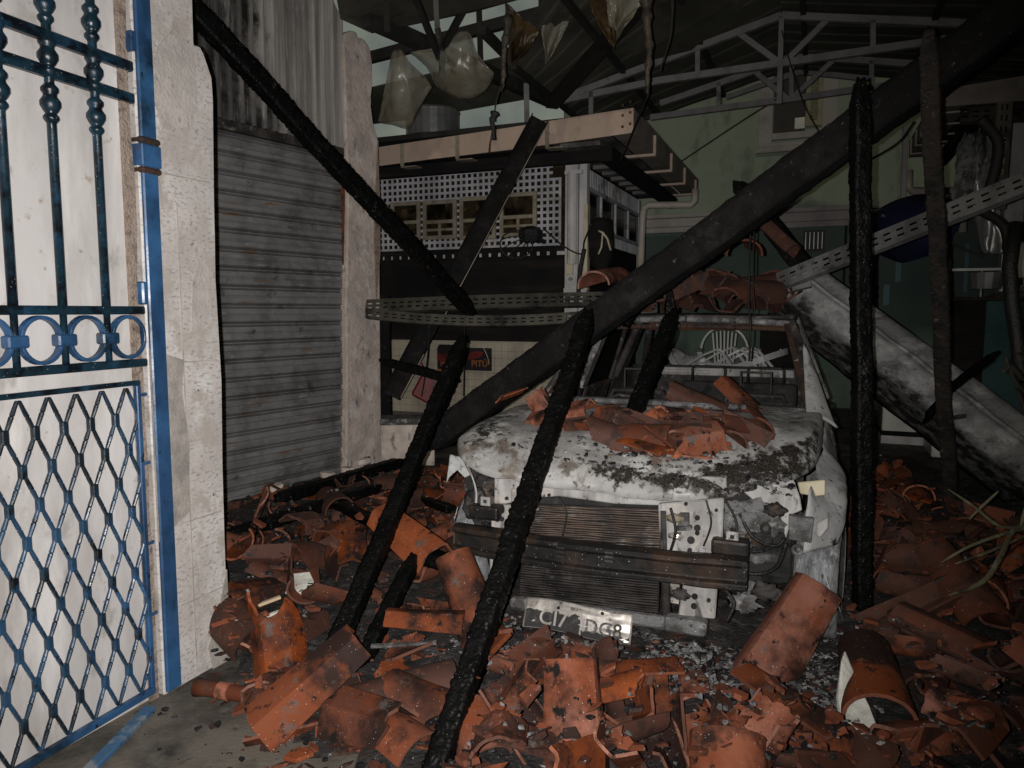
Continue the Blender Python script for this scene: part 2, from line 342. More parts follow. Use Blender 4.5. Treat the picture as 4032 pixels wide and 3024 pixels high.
M['greenlow'] = mat('green_wall_low', (.115,.165,.135), [((.085,.13,.11),1.4,.42,.62),((.16,.20,.175),2,.64,.74,(2,1,.3))], rough=.7)
M['trim'] = mat('pale_trim', (.46,.42,.40), [((.34,.31,.30),3,.45,.65)], rough=.8)
M['shutterwood'] = mat('cream_louvre', (.42,.37,.24), [((.28,.24,.16),5,.5,.68)], rough=.7)
M['brownpanel'] = mat('brown_panel', (.050,.042,.040), [((.035,.03,.03),3,.5,.65)], rough=.6)
M['roofsheet'] = mat('sooty_roof_sheet', (.075,.075,.056), [((.04,.04,.030),1.6,.42,.62),((.11,.11,.085),3,.58,.74,(1,.4,1))], rough=.75, bump=('n',20,.1,.01))
M['steel'] = mat('grey_truss_paint', (.195,.19,.185), [((.14,.135,.13),5,.45,.62),((.10,.085,.07),8,.60,.72)], rough=.6)
M['steeldark'] = mat('sooted_steel', (.018,.0175,.015), [((.040,.038,.034),4,.52,.68)], rough=.7)
M['membrane'] = mat('melted_plastic', (.30,.287,.225), [((.24,.21,.15),3,.42,.62),((.07,.05,.03),5,.60,.74)], rough=.25, bump=('n',10,.25,.02), spec=.5)
M['amber'] = mat('scorched_plastic', (.095,.060,.026), [((.035,.023,.012),4,.45,.62)], rough=.4, bump=('n',14,.3,.02))
for k_, fac in (('membrane', .36), ('amber', .18)):
    t = M[k_].node_tree; ou = [n for n in t.nodes if n.type == 'OUTPUT_MATERIAL'][0]; bs = [n for n in t.nodes if n.type == 'BSDF_PRINCIPLED'][0]
    mx = t.nodes.new('ShaderNodeMixShader'); tr_ = t.nodes.new('ShaderNodeBsdfTransparent'); mx.inputs[0].default_value = fac
    t.links.new(bs.outputs[0], mx.inputs[1]); t.links.new(tr_.outputs[0], mx.inputs[2]); t.links.new(mx.outputs[0], ou.inputs[0])
M['tray'] = mat('galvanised_tray', (.25,.247,.24), [((.14,.135,.13),4,.42,.60),((.05,.045,.04),7,.56,.66)], rough=.5, metal=.35)
M['tray_soot'] = mat('sooted_tray', (.085,.080,.064), [((.05,.045,.034),4,.42,.58),((.018,.016,.014),5,.50,.62)], rough=.6, metal=.3)
M['duct'] = mat('burnt_zinc', (.235,.238,.235), [((.15,.15,.15),5,.42,.60,(.5,1,1)),((.33,.33,.325),8,.50,.62,(.5,1,1)),((.085,.082,.078),7,.56,.64,(.35,1,1)),((.15,.15,.155),30,.56,.66)], rough=.6, metal=.15, bump=('n',40,.5,.01), rough_var=.15)
M['navy'] = mat('navy_canvas', (.012,.016,.062), [((.007,.009,.04),2,.45,.65)], rough=.85)
M['chair'] = mat('white_plastic', (.36,.36,.355), [((.36,.35,.34),6,.5,.68)], rough=.4)
M['tealglass'] = mat('teal_glass', (.045,.095,.095), [((.03,.07,.07),2,.45,.6)], rough=.12, spec=.5)
M['steelgrey'] = mat('brushed_steel', (.30,.30,.30), [((.2,.2,.2),5,.5,.65)], rough=.35, metal=.6)
M['walltile'] = mat('cream_wall_tile', (.44,.39,.31), [((.34,.30,.235),3,.45,.65)], rough=.35)
M['grout'] = mat('dark_grout', (.10,.085,.065), rough=.9)
M['posterblack'] = mat('poster_black', (.010,.008,.009), rough=.6)
M['posterred'] = mat('poster_red', (.15,.012,.012), [((.05,.006,.006),7,.45,.6)], rough=.6)
M['posteryellow'] = mat('poster_yellow', (.42,.36,.03), rough=.6)
M['posterorange'] = mat('poster_orange', (.30,.10,.03), rough=.6)
M['signred'] = mat('sign_red', (.35,.06,.05), rough=.6)
M['ink'] = mat('sign_ink', (.05,.045,.045), rough=.6)
M['signgrey'] = mat('sticker_grey', (.33,.35,.34), rough=.6)
M['redplastic'] = mat('red_plastic', (.13,.012,.014), [((.05,.006,.008),6,.5,.65)], rough=.5)
M['tealpaint'] = mat('teal_paint_chip', (.12,.25,.28), rough=.5)
M['leaf'] = mat('scorched_leaf', (.115,.104,.060), [((.20,.185,.125),14,.5,.64),((.04,.032,.02),7,.55,.66)], rough=.6, bump=('n',40,.3,.01))
M['leafblack'] = mat('charred_leaf', (.025,.021,.015), [((.09,.07,.03),6,.58,.7)], rough=.7)
M['wire'] = mat('burnt_cable', (.018,.016,.015), rough=.7)
M['fragment'] = mat('white_plaster_fragment', (.58,.57,.50), [((.42,.41,.36),10,.45,.62),((.10,.09,.08),16,.62,.7)], rough=.9, bump=('n',60,.6,.01))
M['wood'] = mat('pale_wood', (.52,.40,.26), [((.3,.2,.12),12,.5,.68)], rough=.8)
M['ash'] = mat('ash_flakes', (.21,.205,.20), [((.06,.06,.06),22,.44,.56),((.52,.51,.49),34,.60,.70)], rough=.95)
M['coal'] = mat('charcoal', (.010,.010,.010), rough=.5, bump=('n',80,.6,.01), spec=.5)
M['tile_edge'] = mat('broken_tile_edge', (.30,.105,.058), [((.12,.05,.03),18,.48,.62),((.03,.02,.015),9,.56,.66)], rough=.85, rand=True, spec=.2)
M['shard'] = mat('terracotta_shards', (.17,.044,.017), [((.03,.015,.011),5,.44,.58),((.26,.11,.07),20,.60,.72)], rough=.8, specks=[(70,.10,(.6,.56,.52))])
M['palepane'] = mat('pale_pane', (.30,.36,.34), rough=.2)  # flat pale grey-green colour for the small window pane
soot_mask(M['duct'], 'soot', (.06,.056,.05), 9, .37, .50)
soot_mask(M['corr'], 'soot', (.018,.019,.017), 5, .34, .60)
def set_soot(o, fn):
    a = o.data.attributes.new('soot', 'FLOAT', 'POINT'); a.data.foreach_set('value', [fn(v.co) for v in o.data.vertices])
# ------------------------------------------------------------------ ground
g = MB(); g.grid(lambda a, b: Vector((-40+80*a, -30+80*b, 0.004*fbm((80*a, 80*b, 0), .8))), 60, 60)
tag(g.build('ground', M['concrete'], smooth=True), kind='structure')

# ------------------------------------------------------------------ wall behind the gate and the tiled pillar
PB = gz(893, 2589, 0); PB.z = 0
WD = Vector((math.sin(R(23.5)), math.cos(R(23.5)), 0)); WL = Vector((-WD.y, WD.x, 0))
pa = R(90) - R(23.5)
wall = thing('stained_wall', 'white marble-look wall with grey streaks behind the blue gate leaf', 'wall', PB, pa)
m = MB(); m.b2(-3.2, -.392, .012, .26, 0, 3.6); m.build('stone_face', M['marble'], wall)
m = MB()
pr_ = rng
ed = [(-.392, z/20*3.6) for z in range(21)]
outer = [(-.392+.036+.012*fbm((0, z*.4, 0), 1.3), z/20*3.6) for z in range(21)]
m.prism([(x, -.004, z) for x, z in ed[:1]] + [(x, -.004, z) for x, z in outer] + [(ed[-1][0], -.004, ed[-1][1])], (0, .25, 0))
m.build('broken_render_edge', M['plaster_edge'], wall)
pil = thing('tiled_pillar', 'off-white tiled gate pillar with chipped top edge and bare cement patches beside the blue gate', 'pillar', PB, pa)
# outline on the face plane, from the photograph
def pf(px, py):
    p = pl(px, py, PB, Vector((WD.y, -WD.x, 0))); return ((p-PB).dot(WD), p.z)
edge = [pf(*q) for q in [(893,2600),(893,2430),(884,2400),(872,2050),(866,1830),(862,1500),(850,1300),(843,1180),(838,1100),(836,950),(832,770),(828,400),(822,310),(806,262),(790,215),(775,185),(751,180),(748,80),(744,-60)]]
edge[0] = (edge[0][0], 0)
pts = [(-.345, -.02, 0)] + [(x, -.02, z) for x, z in edge] + [(-.345, -.02, edge[-1][1])]
m = MB(); m.prism(pts, (0, .30, 0)); m.build('pillar_body', M['pillar_tile'], pil, bevel=.006)
# grout lines as shallow strips
m = MB()
for z in (.33, .66, .98, 1.30, 2.02):
    x1 = min(x for x, zz in edge if abs(zz-z) < .45) - .015
    m.b2(-.33, x1, -.0225, -.0195, z-.002, z+.002)
m.b2(-.185, -.180, -.0228, -.0195, .02, 1.9)
m.build('grout_line', M['grout_light'], pil)
m = MB(); m.prism([(-.34,-.026,.62),(-.19,-.026,.70),(-.175,-.026,.98),(-.20,-.026,1.18),(-.185,-.026,1.31),(-.34,-.026,1.36)], (0,.008,0)); m.build('cement_patch', M['bare_cement'], pil)
for pts_ in ([(-.24,2.18),(-.10,2.22),(-.06,2.36),(-.07,2.52),(-.16,2.57),(-.24,2.48),(-.28,2.34)], [(-.14,1.42),(-.05,1.47),(-.035,1.66),(-.07,1.74),(-.12,1.62)], [(-.33,1.78),(-.27,1.80),(-.25,1.96),(-.29,2.08),(-.33,2.06)]):
    m = MB(); m.prism([(x, -.0245, z) for x, z in pts_], (0,.006,0)); m.build('cement_patch', M['pillar_bare'], pil)
m = MB(); m.prism([(-.10,-.026,.0),(-.004,-.026,.0),(-.004,-.026,.40),(-.05,-.026,.26),(-.12,-.026,.10)], (0,.008,0)); m.build('cement_patch', M['bare_cement'], pil)

# ------------------------------------------------------------------ blue gate
P0 = gz(650, 2720, 0); P0.z = 0
GANG = R(20.5); gd = Vector((-math.sin(GANG), -math.cos(GANG), 0))
P0 = P0 + Vector((gd.y, -gd.x, 0))*(-.012)
gate = thing('iron_gate', 'blue wrought-iron gate leaf with baluster bars, ring band and diamond lattice', 'gate', P0, math.atan2(gd.y, gd.x))
m = MB(); m.b2(-.046, .026, -.045, .032, .01, 3.3); m.build('gate_post', M['blue'], gate, bevel=.005)
m = MB(); m.b2(-.055, .035, -.054, .041, 2.03, 2.11); m.build('hinge_collar', M['blue'], gate, bevel=.004)
m = MB(); m.b2(.0265, .048, -.028, .028, 2.43, 2.50); m.build('hinge_lug', M['blue'], gate, bevel=.004)
for za, zb in ((2.005, 2.028), (2.112, 2.135)):
    m = MB(); m.b2(-.0565, .0365, -.0555, .0425, za, zb); m.build('rusty_weld', M['rust_dark'], gate, bevel=.008)
m = MB(); m.b2(.0265, .05, -.028, .028, 1.525, 1.61); m.build('hinge_lug', M['blue'], gate, bevel=.006)
GX = 1.02
for z, h in ((2.378, .036), (2.266, .036), (1.504, .030), (1.310, .030)):
    m = MB(); m.b2(.0265, GX, -.014, .014, z-h/2, z+h/2); m.build('rail', M['blue_dark'], gate, bevel=.004)
m = MB(); m.b2(.062, GX, -.010, .010, 1.228, 1.246); m.build('rail', M['blue_dark'], gate, bevel=.003)
m = MB(); m.b2(.062, GX, -.012, .012, .028, .054); m.build('bottom_rail', M['blue'], gate, bevel=.003)
m = MB(); m.b2(.062, .082, -.010, .010, .054, 1.228); m.build('inner_stile', M['blue'], gate, bevel=.003)
for z in (1.19, .93, .62, .34):
    m = MB(); m.b2(.0265, .062, -.006, .006, z-.006, z+.006); m.build('spacer', M['blue'], gate)
knop = [(.013,0),(.019,.008),(.028,.018),(.028,.026),(.019,.036),(.026,.044),(.036,.060),(.036,.074),(.024,.090),(.024,.098),(.031,.106),(.031,.116),(.017,.130),(.014,.140)]
for i in range(6):
    x = .186 + .168*i
    if x > GX: break
    m = MB(); m.tube([(x,0,1.519),(x,0,3.3)], .0145, 10)
    b = m.build('spindle', M['blue_dark'], gate, smooth=True)
    for z0 in (2.10, 2.285, 2.41):
        k = MB(); k.lathe([(r*.86, z) for r, z in knop], (x, 0, z0 if z0 != 2.285 else 2.248), 12)
        k.build('baluster_knop', M['blue_dark'], b, smooth=True)
    m = MB(); m.tube([(x,0,1.325),(x,0,1.489)], .011, 8); m.build('short_bar', M['blue_dark'], gate, smooth=True)
    m = MB(); m.b2(x-.034, x+.034, -.021, .021, 1.385, 1.425); m.build('ring_clamp', M['blue'], gate, bevel=.005)
for i in range(6):
    x = .102 + .168*i
    m = MB()
    n = 28; vs = []; fs = []
    for k in range(n):
        t = 2*math.pi*k/n
        for rr, yy in ((.080,-.014),(.080,.014),(.068,.014),(.068,-.014)):
            vs.append((x + rr*.93*math.cos(t), yy, 1.407 + rr*math.sin(t)))
    for k in range(n):
        for q in range(4): fs.append((k*4+q, k*4+(q+1) % 4, ((k+1) % n)*4+(q+1) % 4, ((k+1) % n)*4+q))
    m.add(vs, fs); m.build('ring', M['blue'], gate, smooth=False, bevel=.002)
# expanded-metal lattice: zigzag strands meeting in knots
m = MB(); kn = m
px_, pz_ = .101, .2348
nx = int((GX-.07)/px_)+1; nz = 5
for j in range(nz):
    for i in range(-1, nx+1):
        xc = .072 + px_*i; zc = .054 + pz_*(j+.5)
        t = Vector((xc+px_/2, 0, zc+pz_/2)); b = Vector((xc+px_/2, 0, zc-pz_/2)); l = Vector((xc, 0, zc)); r = Vector((xc+px_, 0, zc))
        for a, c in ((l, t), (t, r), (l, b), (b, r)):
            d = c-a
            a2, c2 = a + d*.06, c - d*.06
            if min(a2.x, c2.x) < .070 or max(a2.x, c2.x) > GX+.01: continue
            m.bar(a2, a2+d*.44*.9, .009, .013, (0,1,0), .0105, .017); m.bar(a2+d*.44*.9, c2, .0105, .017, (0,1,0), .009, .013)
        for q in (l, t):
            if .075 < q.x < GX and .07 < q.z < 1.22: kn.box(q, (.022, .021, .046))
m.build('diamond_lattice', M['blue_mid'], gate, bevel=.003)
tr = MB(); a, b = gz(592, 2800, .0), gz(330, 3070, 0)
tr.bar(a+Vector((0,0,.012)), b+Vector((0,0,.012))+(b-a)*.6, .045, .022); tag(tr.build('gate_track', M['blue_chip'], bevel=.004), 'chipped blue steel strip set in the concrete at the foot of the gate', 'floor strip')

# ------------------------------------------------------------------ shop front with roller shutter
S0 = gz(881, 1966, .08); S0.z = 0
wa = R(90) - WA
shop = thing('roller_shutter', 'grey steel roller shutter with smoke-stained ribbed slats between two pillars', 'roller shutter', S0, wa)
m = MB(); prof = []
z = .03; 
while z < 2.83:
    prof += [(0, z), (-.005, z+.03), (.004, z+.044), (-.005, z+.054), (0, z+.090), (.020, z+.098), (.003, z+.107), (.003, z+.113), (.022, z+.121), (-.010, z+.132)]; z += .140
vs = []; n = len(prof)
for xx in (-1.7, 1.245):
    vs += [(xx, y + .004*fbm((xx, 0, zz), 2), zz) for y, zz in prof]
m.add(vs, [(i, i+1, n+i+1, n+i) for i in range(n-1)]); m.build('slat_curtain', M['shutter'], shop, thick=.002)
m = MB(); m.b2(1.247, 1.285, -.02, .05, 0, 2.80); m.build('guide_rail', M['rust'], shop)
m = MB(); m.b2(-1.7, 1.285, -.03, .06, 2.832, 2.90); m.build('lintel_angle', M['carburnt'], shop, bevel=.004)
cp = thing('corrugated_panel', 'soot-streaked corrugated metal sheet closing the wall above the roller shutter', 'metal sheet', S0, wa)
m = MB(); vs = []; xs = []
x = -1.7
while x < 1.26:
    xs += [(x, 0), (x+.055, 0), (x+.070, -.034), (x+.082, -.034), (x+.099, 0)]; x += .10
n = len(xs)
for k in range(9):
    zz = 2.905 + k*.2
    vs += [(xx, y + .006*fbm((xx, zz, 3), 1.5), min(zz, 4.45 - max(0, xx-.95)*1.35)) for xx, y in xs]
m.add(vs, [(j*n+i, j*n+i+1, (j+1)*n+i+1, (j+1)*n+i) for j in range(8) for i in range(n-1)]); shc = m.build('sheet', M['corr'], cp, thick=.0015)
set_soot(shc, lambda c: (.52 if c.y > -.02 else .05)*max(0, min(1, (.95-c.x+.20*(3.3-c.z))/.5)) + .08*fbm((c.x*4, 0, c.z), 1))  # darker to the left and in the valleys, rib tops left pale
m = MB(); m.b2(-1.7, 1.27, .055, .2, 2.9, 4.4); m.build('backing_frame', M['black'], cp)

p2 = thing('plaster_pillar', 'peeling plaster pillar with scorched broken top at the right end of the shutter', 'pillar', S0, wa)
def p2f(px, py):
    p = pl(px, py, S0 + WN*.06, WN); return ((p-S0).dot(W), p.z)
m = MB()
le = [(1362,1860),(1366,1500),(1364,1150),(1372,760),(1362,520),(1358,300),(1352,170)]
to = [(1360,130),(1385,118),(1404,125),(1412,150),(1424,148),(1440,160),(1458,190)]
re = [(1466,240),(1468,330),(1460,400),(1470,480),(1492,560),(1490,700),(1496,900),(1497,1200),(1500,1500),(1502,1700),(1506,1860)]
out = [p2f(*q) for q in le+to+re]; out = [(x, max(0, z)) for x, z in out]; out[0] = (out[0][0], 0); out[-1] = (out[-1][0], 0)
m.prism([(x, -.06, z) for x, z in out], (0, .30, 0)); m.build('pillar_body', M['plaster2'], p2, bevel=.012, seg=2)
m = MB(); m.prism([(x, -.072, z) for x, z in [p2f(*q) for q in [(1470,930),(1484,560),(1492,760),(1494,1000),(1480,1180)]]], (0, .014, 0)); m.build('loose_render', M['plaster_edge'], p2)
m = MB(); m.b2(1.39, 1.46, -.085, -.02, .10, .18); m.build('exposed_brick', M['tile_soot'], p2)

# ------------------------------------------------------------------ white kiosk (snack bar) with wooden lattice
K = at(2245, 900, 8.0); K.z = 0
kiosk = thing('snack_kiosk', 'white lattice-walled snack kiosk with pinkish eaves board, smoked windows and black counter', 'kiosk', K, -GA)
def kf(px, py, y=0.0):
    p = pl(px, py, K + U*y, U); return ((p-K).dot(V), p.z)
def kr(px, py, x=0.0):
    p = pl(px, py, K + V*x, V); return ((p-K).dot(U), p.z)
def rectf(mb, px0, py0, px1, py1, y, th):
    """a box on the front plane y (thickness th towards the back) from two pixel corners"""
    x0, z0 = kf(px0, py1, y); x1, z1 = kf(px1, py0, y)
    return mb.b2(x0, x1, y, y+th, z0, z1)
# eaves board at the front: outlined in its own plane
EY = -.85
cr = [(1440,587),(1700,548),(2000,503),(2250,462),(2495,424),(2493,522),(2250,556),(2000,590),(1700,626),(1440,660)]
m = MB(); m.prism([(x, EY, z) for x, z in [kf(*q, EY) for q in cr]], (0, .018, 0)); fas = m.build('eaves_board', M['fascia'], kiosk)
for px in (1585, 1802, 2155):
    x, z0 = kf(px, 655-(px-1440)*.135, EY); _, z1 = kf(px, 590-(px-1440)*.155, EY)
    m = MB(); m.b2(x-.02, x+.02, EY-.012, EY, z0-.05, z1); m.b2(x-.02, x+.16, EY, EY+.12, z0-.062, z0-.05); m.build('gutter_bracket', M['frame'], kiosk, bevel=.002)
xc, zt = kf(2495, 424, EY); _, zb = kf(2493, 522, EY)
m = MB()
for dz in (.06, .16, .25): 
    m.box((xc-.10, EY-.003, zb+dz), (.022, .01, .022)); m.box((xc-.03, EY-.003, zb+dz+.02), (.022, .01, .022))
m.build('bolt', M['rust'], fas)
y1 = kr(2750, 690, xc)[0]; 
m = MB(); m.b2(xc-.016, xc, EY+.019, y1, zb+.02, zt); sd = m.build('eaves_board', M['fascia_side'], kiosk)
sd['label'] = 'weathered grey side eaves board'
m = MB(); m.b2(xc-.22, xc-.017, EY+.02, y1, zb+.02, zb+.036); m.build('gutter_floor', M['fascia_side'], kiosk)
for px, py in ((2580,592),(2645,645),(2697,700),(2740,742)):
    yy = kr(px, py, xc+.02)[0]
    m = MB(); m.b2(xc-.34, xc+.03, yy-.03, yy+.03, zb-.045, zb-.018); m.b2(xc+.004, xc+.032, yy-.03, yy+.03, zb-.018, zt-.06); m.build('gutter_bracket', M['fascia'], kiosk, bevel=.002)
# roof deck and soffit
xl = -3.2
m = MB(); m.prism([(xl, EY+.02, zt-.02), (xc-.02, EY+.02, zt-.02), (xc-.02, y1, zt-.02), (xl, y1, zt-.02)], (0, 0, -.05)); m.build('roof_deck', M['steeldark'], kiosk)
m = MB()
for i in range(9):
    yy = EY+.2+i*.38
    m.b2(.12, .52, yy-.06, yy+.06, zb-.05, zb-.01)
m.b2(.04, xc-.23, EY+.04, y1-.05, zb-.008, zb+.012)
m.build('side_soffit', M['sootwhite'], kiosk)
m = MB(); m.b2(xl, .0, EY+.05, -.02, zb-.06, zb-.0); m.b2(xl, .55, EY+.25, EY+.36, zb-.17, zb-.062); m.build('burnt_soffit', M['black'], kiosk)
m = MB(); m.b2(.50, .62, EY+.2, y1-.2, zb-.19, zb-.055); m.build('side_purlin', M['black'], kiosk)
# front wall: lattice
sp, wdt = .069, .028
lx1, lz0 = kf(2206, 962); xh = kf(2178, 700)[0]; lz1 = kf(2178, 648)[1]; zc2 = kf(2200, 700)[1]
m = MB(); x = lx1
while x > xl:
    m.b2(x-wdt/2, x+wdt/2, -.02, -.013, lz0, lz1 if x < xh else zc2); x -= sp
z = lz0
while z < lz1:
    m.b2(xl, lx1 if z < zc2 else xh, -.0125, -.0055, z-wdt/2, z+wdt/2); z += sp
m.build('lattice_panel', M['lattice'], kiosk)
m = MB(); m.b2(xl, .0, .10, .14, .2, zb); m.build('inner_wall', M['pane'], kiosk)
for (a, b, c, d), kind in (((1538,790,1652,945),1),((1664,783,1795,945),2),((1808,768,1950,945),1),((1966,752,2112,935),2)):
    x0, z0 = kf(a, d, -.05); x1, z1 = kf(c, b, -.05)
    fr = MB(); t = .045
    fr.b2(x0, x1, -.05, -.022, z0, z0+t); fr.b2(x0, x1, -.05, -.022, z1-t, z1); fr.b2(x0, x0+t, -.05, -.022, z0+t, z1-t); fr.b2(x1-t, x1, -.05, -.022, z0+t, z1-t)
    zm = z0 + (z1-z0)*.45; fr.b2(x0+t, x1-t, -.049, -.024, zm-.02, zm+.02)
    if kind == 2:
        xm = (x0+x1)/2; zq = z0+(zm-z0)*.55; fr.b2(xm-.016, xm+.016, -.048, -.024, z0+t, zm-.02); 
        for xa, xb in ((x0+t, xm-.016), (xm+.016, x1-t)): fr.b2(xa, xb, -.047, -.024, zq-.015, zq+.015)
    else:
        xm = (x0+x1)/2; fr.b2(xm-.016, xm+.016, -.048, -.024, z0+t, zm-.02)
    w = fr.build('window', M['frame'], kiosk, bevel=.003)
    pn = MB(); pn.b2(x0+.01, x1-.01, -.021, -.017, z0+.01, z1-.01); pn.build('pane', M['pane'], w)
# black slotted board and counter front
_, zs1 = kf(1800, 985); _, zs0 = kf(1800, 1017)
m = MB(); m.b2(xl, -.045, -.06, -.022, zs0+.042, zs0+.10); m.b2(xl, -.045, -.06, -.022, zs0-.02, zs0)
xx = xl
while xx < -.1: m.b2(xx, xx+.07, -.06, -.022, zs0, zs0+.042); xx += .115
m.build('slotted_board', M['black'], kiosk)
m = MB(); m.b2(xl, -.045, -.0215, -.018, zs0, zs0+.042); m.build('slot_backing', M['whitecol'], kiosk)
_, zc0 = kf(1800, 1340); 
m = MB(); m.b2(xl, -.05, -.08, -.024, zc0, zs0-.022); m.b2(xl, -.05, -.30, -.082, zc0+.22, zc0+.27); m.build('counter_front', M['black'], kiosk, bevel=.004)
# tiled base
m = MB(); m.b2(xl, -.05, -.0, .10, 0, zc0-.002); m.build('tiled_base', M['grout'], kiosk)
m = MB(); ts = .083
for i in range(int(3.1/ts)):
    for j in range(int((zc0-.04)/ts)+1):
        za = zc0-.035-(j+1)*ts; 
        if za < .25: break
        m.b2(-.055-(i+1)*ts+.003, -.055-i*ts, -.006, -.001, za+.003, za+ts)
m.b2(xl, -.05, -.012, -.001, zc0-.034, zc0-.003)
m.build('base_tile', M['walltile'], kiosk)
# corner column
x0, _ = kf(2207, 900); x1, _ = kf(2252, 900)
m = MB(); m.b2(-.045, .10, -.05, .06, 0, zb-.02); m.b2(.115, .20, -.06, .05, .95, zb-.02); m.build('corner_column', M['whitecol'], kiosk, bevel=.006)
cxp, czp = kf(2275, 640, -.07); 
m = MB(); m.lathe([(.055,2.0),(.055,2.95)], (.045, -.075, 0), 12); m.b2(-.03,.16,-.11,.05,2.93,2.97); m.build('column_pipe', M['whitecol'], kiosk, smooth=False)
m = MB(); m.b2(.17, .215, -.075, .02, 1.72, 2.62); m.build('cover_strip', M['cream'], kiosk, bevel=.004)
bx, bz = kf(2240, 1070, -.06)
m = MB(); m.b2(bx-.03, bx+.05, -.085, -.051, bz-.03, bz+.22); m.build('meter_cover', M['cream'], kiosk, bevel=.005)

def text_obj(name, body, size, m, parent, loc, rot=(R(90), 0, 0), ext=.0015, align='CENTER', bold=0.0, label=None):
    cu = bpy.data.curves.new(name, 'FONT'); cu.body = body; cu.size = size; cu.extrude = ext; cu.align_x = align; cu.align_y = 'CENTER'; cu.offset = bold; cu.resolution_u = 3
    tmp = bpy.data.objects.new(name, cu); col.objects.link(tmp)
    dg = bpy.context.evaluated_depsgraph_get(); me = bpy.data.meshes.new_from_object(tmp.evaluated_get(dg))
    bpy.data.objects.remove(tmp, do_unlink=True)
    o = bpy.data.objects.new(name, me); col.objects.link(o); me.materials.clear(); me.materials.append(m)
    o.parent = parent; o.location = loc; o.rotation_euler = rot
    return o
# sign boards on the column
sx, sz = kf(2245, 1165, -.062)
sb = MB(); hw = abs(kf(2207,1165,-.062)[0]-kf(2283,1165,-.062)[0])/2
sb.b2(sx-hw, sx+hw, -.058, -.052, kf(2245,1188,-.058)[1], kf(2245,1134,-.058)[1]); ns = sb.build('notice_sign', M['whitebox'], kiosk)
text_obj('notice_text', 'PROIBIDA', .028, M['ink'], ns, (sx, -.059, sz+.022), bold=.0006)
text_obj('notice_text', 'Permanência', .022, M['ink'], ns, (sx, -.059, sz-.016), bold=.0006)
for s in (-1, 1):
    m = MB(); n = 16; vs = []
    for k in range(n):
        t = 2*math.pi*k/n
        for rr in (.017, .012): vs.append((sx+s*hw*.78+rr*math.cos(t), -.0605, sz+rr*math.sin(t)))
    m.add(vs, [(2*k, 2*k+1, 2*((k+1)%n)+1, 2*((k+1)%n)) for k in range(n)]); m.bar((sx+s*hw*.78-.011,-.0606,sz+.011),(sx+s*hw*.78+.011,-.0606,sz-.011),.004,.001,(0,1,0))
    m.build('ban_symbol', M['signred'], ns, thick=.001)
qx, qz = kf(2246, 1100, -.062); rr = abs(kf(2226,1100,-.06)[0]-kf(2266,1100,-.06)[0])/2
m = MB(); m.prism([(qx+rr*math.cos(t*math.pi/12), -.056, qz+rr*math.sin(t*math.pi/12)) for t in range(24)], (0,.004,0)); st = m.build('round_sticker', M['signgrey'], kiosk)
m = MB(); m.prism([(qx+rr*.92*math.cos(t*math.pi/12), -.0575, qz+rr*.92*math.sin(t*math.pi/12)) for t in range(24)], (0,.0012,0)); m.build('sticker_face', M['whitebox'], st)
m = MB()
for i, (w_, dz) in enumerate(((.5,.45),(.9,.25),(1.0,.08),(1.1,-.1),(.5,-.32))): m.b2(qx-rr*w_*.5, qx+rr*w_*.5, -.0590, -.0577, qz+dz*rr-.003, qz+dz*rr+.003)
m.build('sticker_line', M['ink'], st)
# posters under the counter
def poster(px0, py0, px1, py1, can):
    x0, z0 = kf(px0, py1, -.012); x1, z1 = kf(px1, py0, -.012); cx = (x0+x1)/2; h = z1-z0; w = x1-x0
    m = MB()
    if can: m.prism([(x0,-.010,z0),(x1,-.010,z0),(x1,-.010,z1-h*.12),(x1-w*.12,-.010,z1),(x0+w*.12,-.010,z1),(x0,-.010,z1-h*.12)],(0,.003,0))
    else: m.b2(x0, x1, -.010, -.007, z0, z1)
    p = m.build('drink_poster', M['posterblack'], kiosk)
    m = MB()
    if can: m.b2(x0+w*.06, x1-w*.06, -.0115, -.0102, z0+h*.46, z0+h*.72)
    else:
        m.prism([(x0+w*.06,-.0115,z0+h*.55),(x0+w*.2,-.0115,z0+h*.45),(x0+w*.6,-.0115,z0+h*.62),(x0+w*.70,-.0115,z0+h*.82),(x0+w*.4,-.0115,z0+h*.86),(x0+w*.16,-.0115,z0+h*.76)],(0,.0012,0))
    m.build('emblem', M['posterred'], p)
    if can:
        m = MB(); m.prism([(x0,-.0118,z0+h*.10),(x1,-.0118,z0+h*.16),(x1,-.0118,z0+h*.27),(x0+w*.5,-.0118,z0+h*.20),(x0,-.0118,z0+h*.22)],(0,.0015,0)); m.build('stripe', M['posterorange'], p)
        m = MB(); m.b2(x0, x1, -.0115, -.0102, z0, z0+h*.115); m.build('stripe', M['posteryellow'], p)
        text_obj('poster_text', 'PITÚ', w*.36, M['posterorange'], p, (cx+w*.08, -.0118, z0+h*.37), bold=.0015)
    else:
        m = MB(); n = 14; pts = [(x0+w*(.70+.20*math.sin(t/n*1.5)), z0+h*(1.0-.72*t/n)) for t in range(n+1)]
        m.path([(a,-.0125,b) for a, b in pts], .006, .002, (0,1,0)); m.build('poster_line', M['cream'], p)
        text_obj('poster_text', 'PITÚ', w*.30, M['posterorange'], p, (x0+w*.54, -.0118, z0+h*.30), bold=.002)
poster(1722, 1357, 1782, 1478, True)
poster(1832, 1371, 1936, 1458, False)
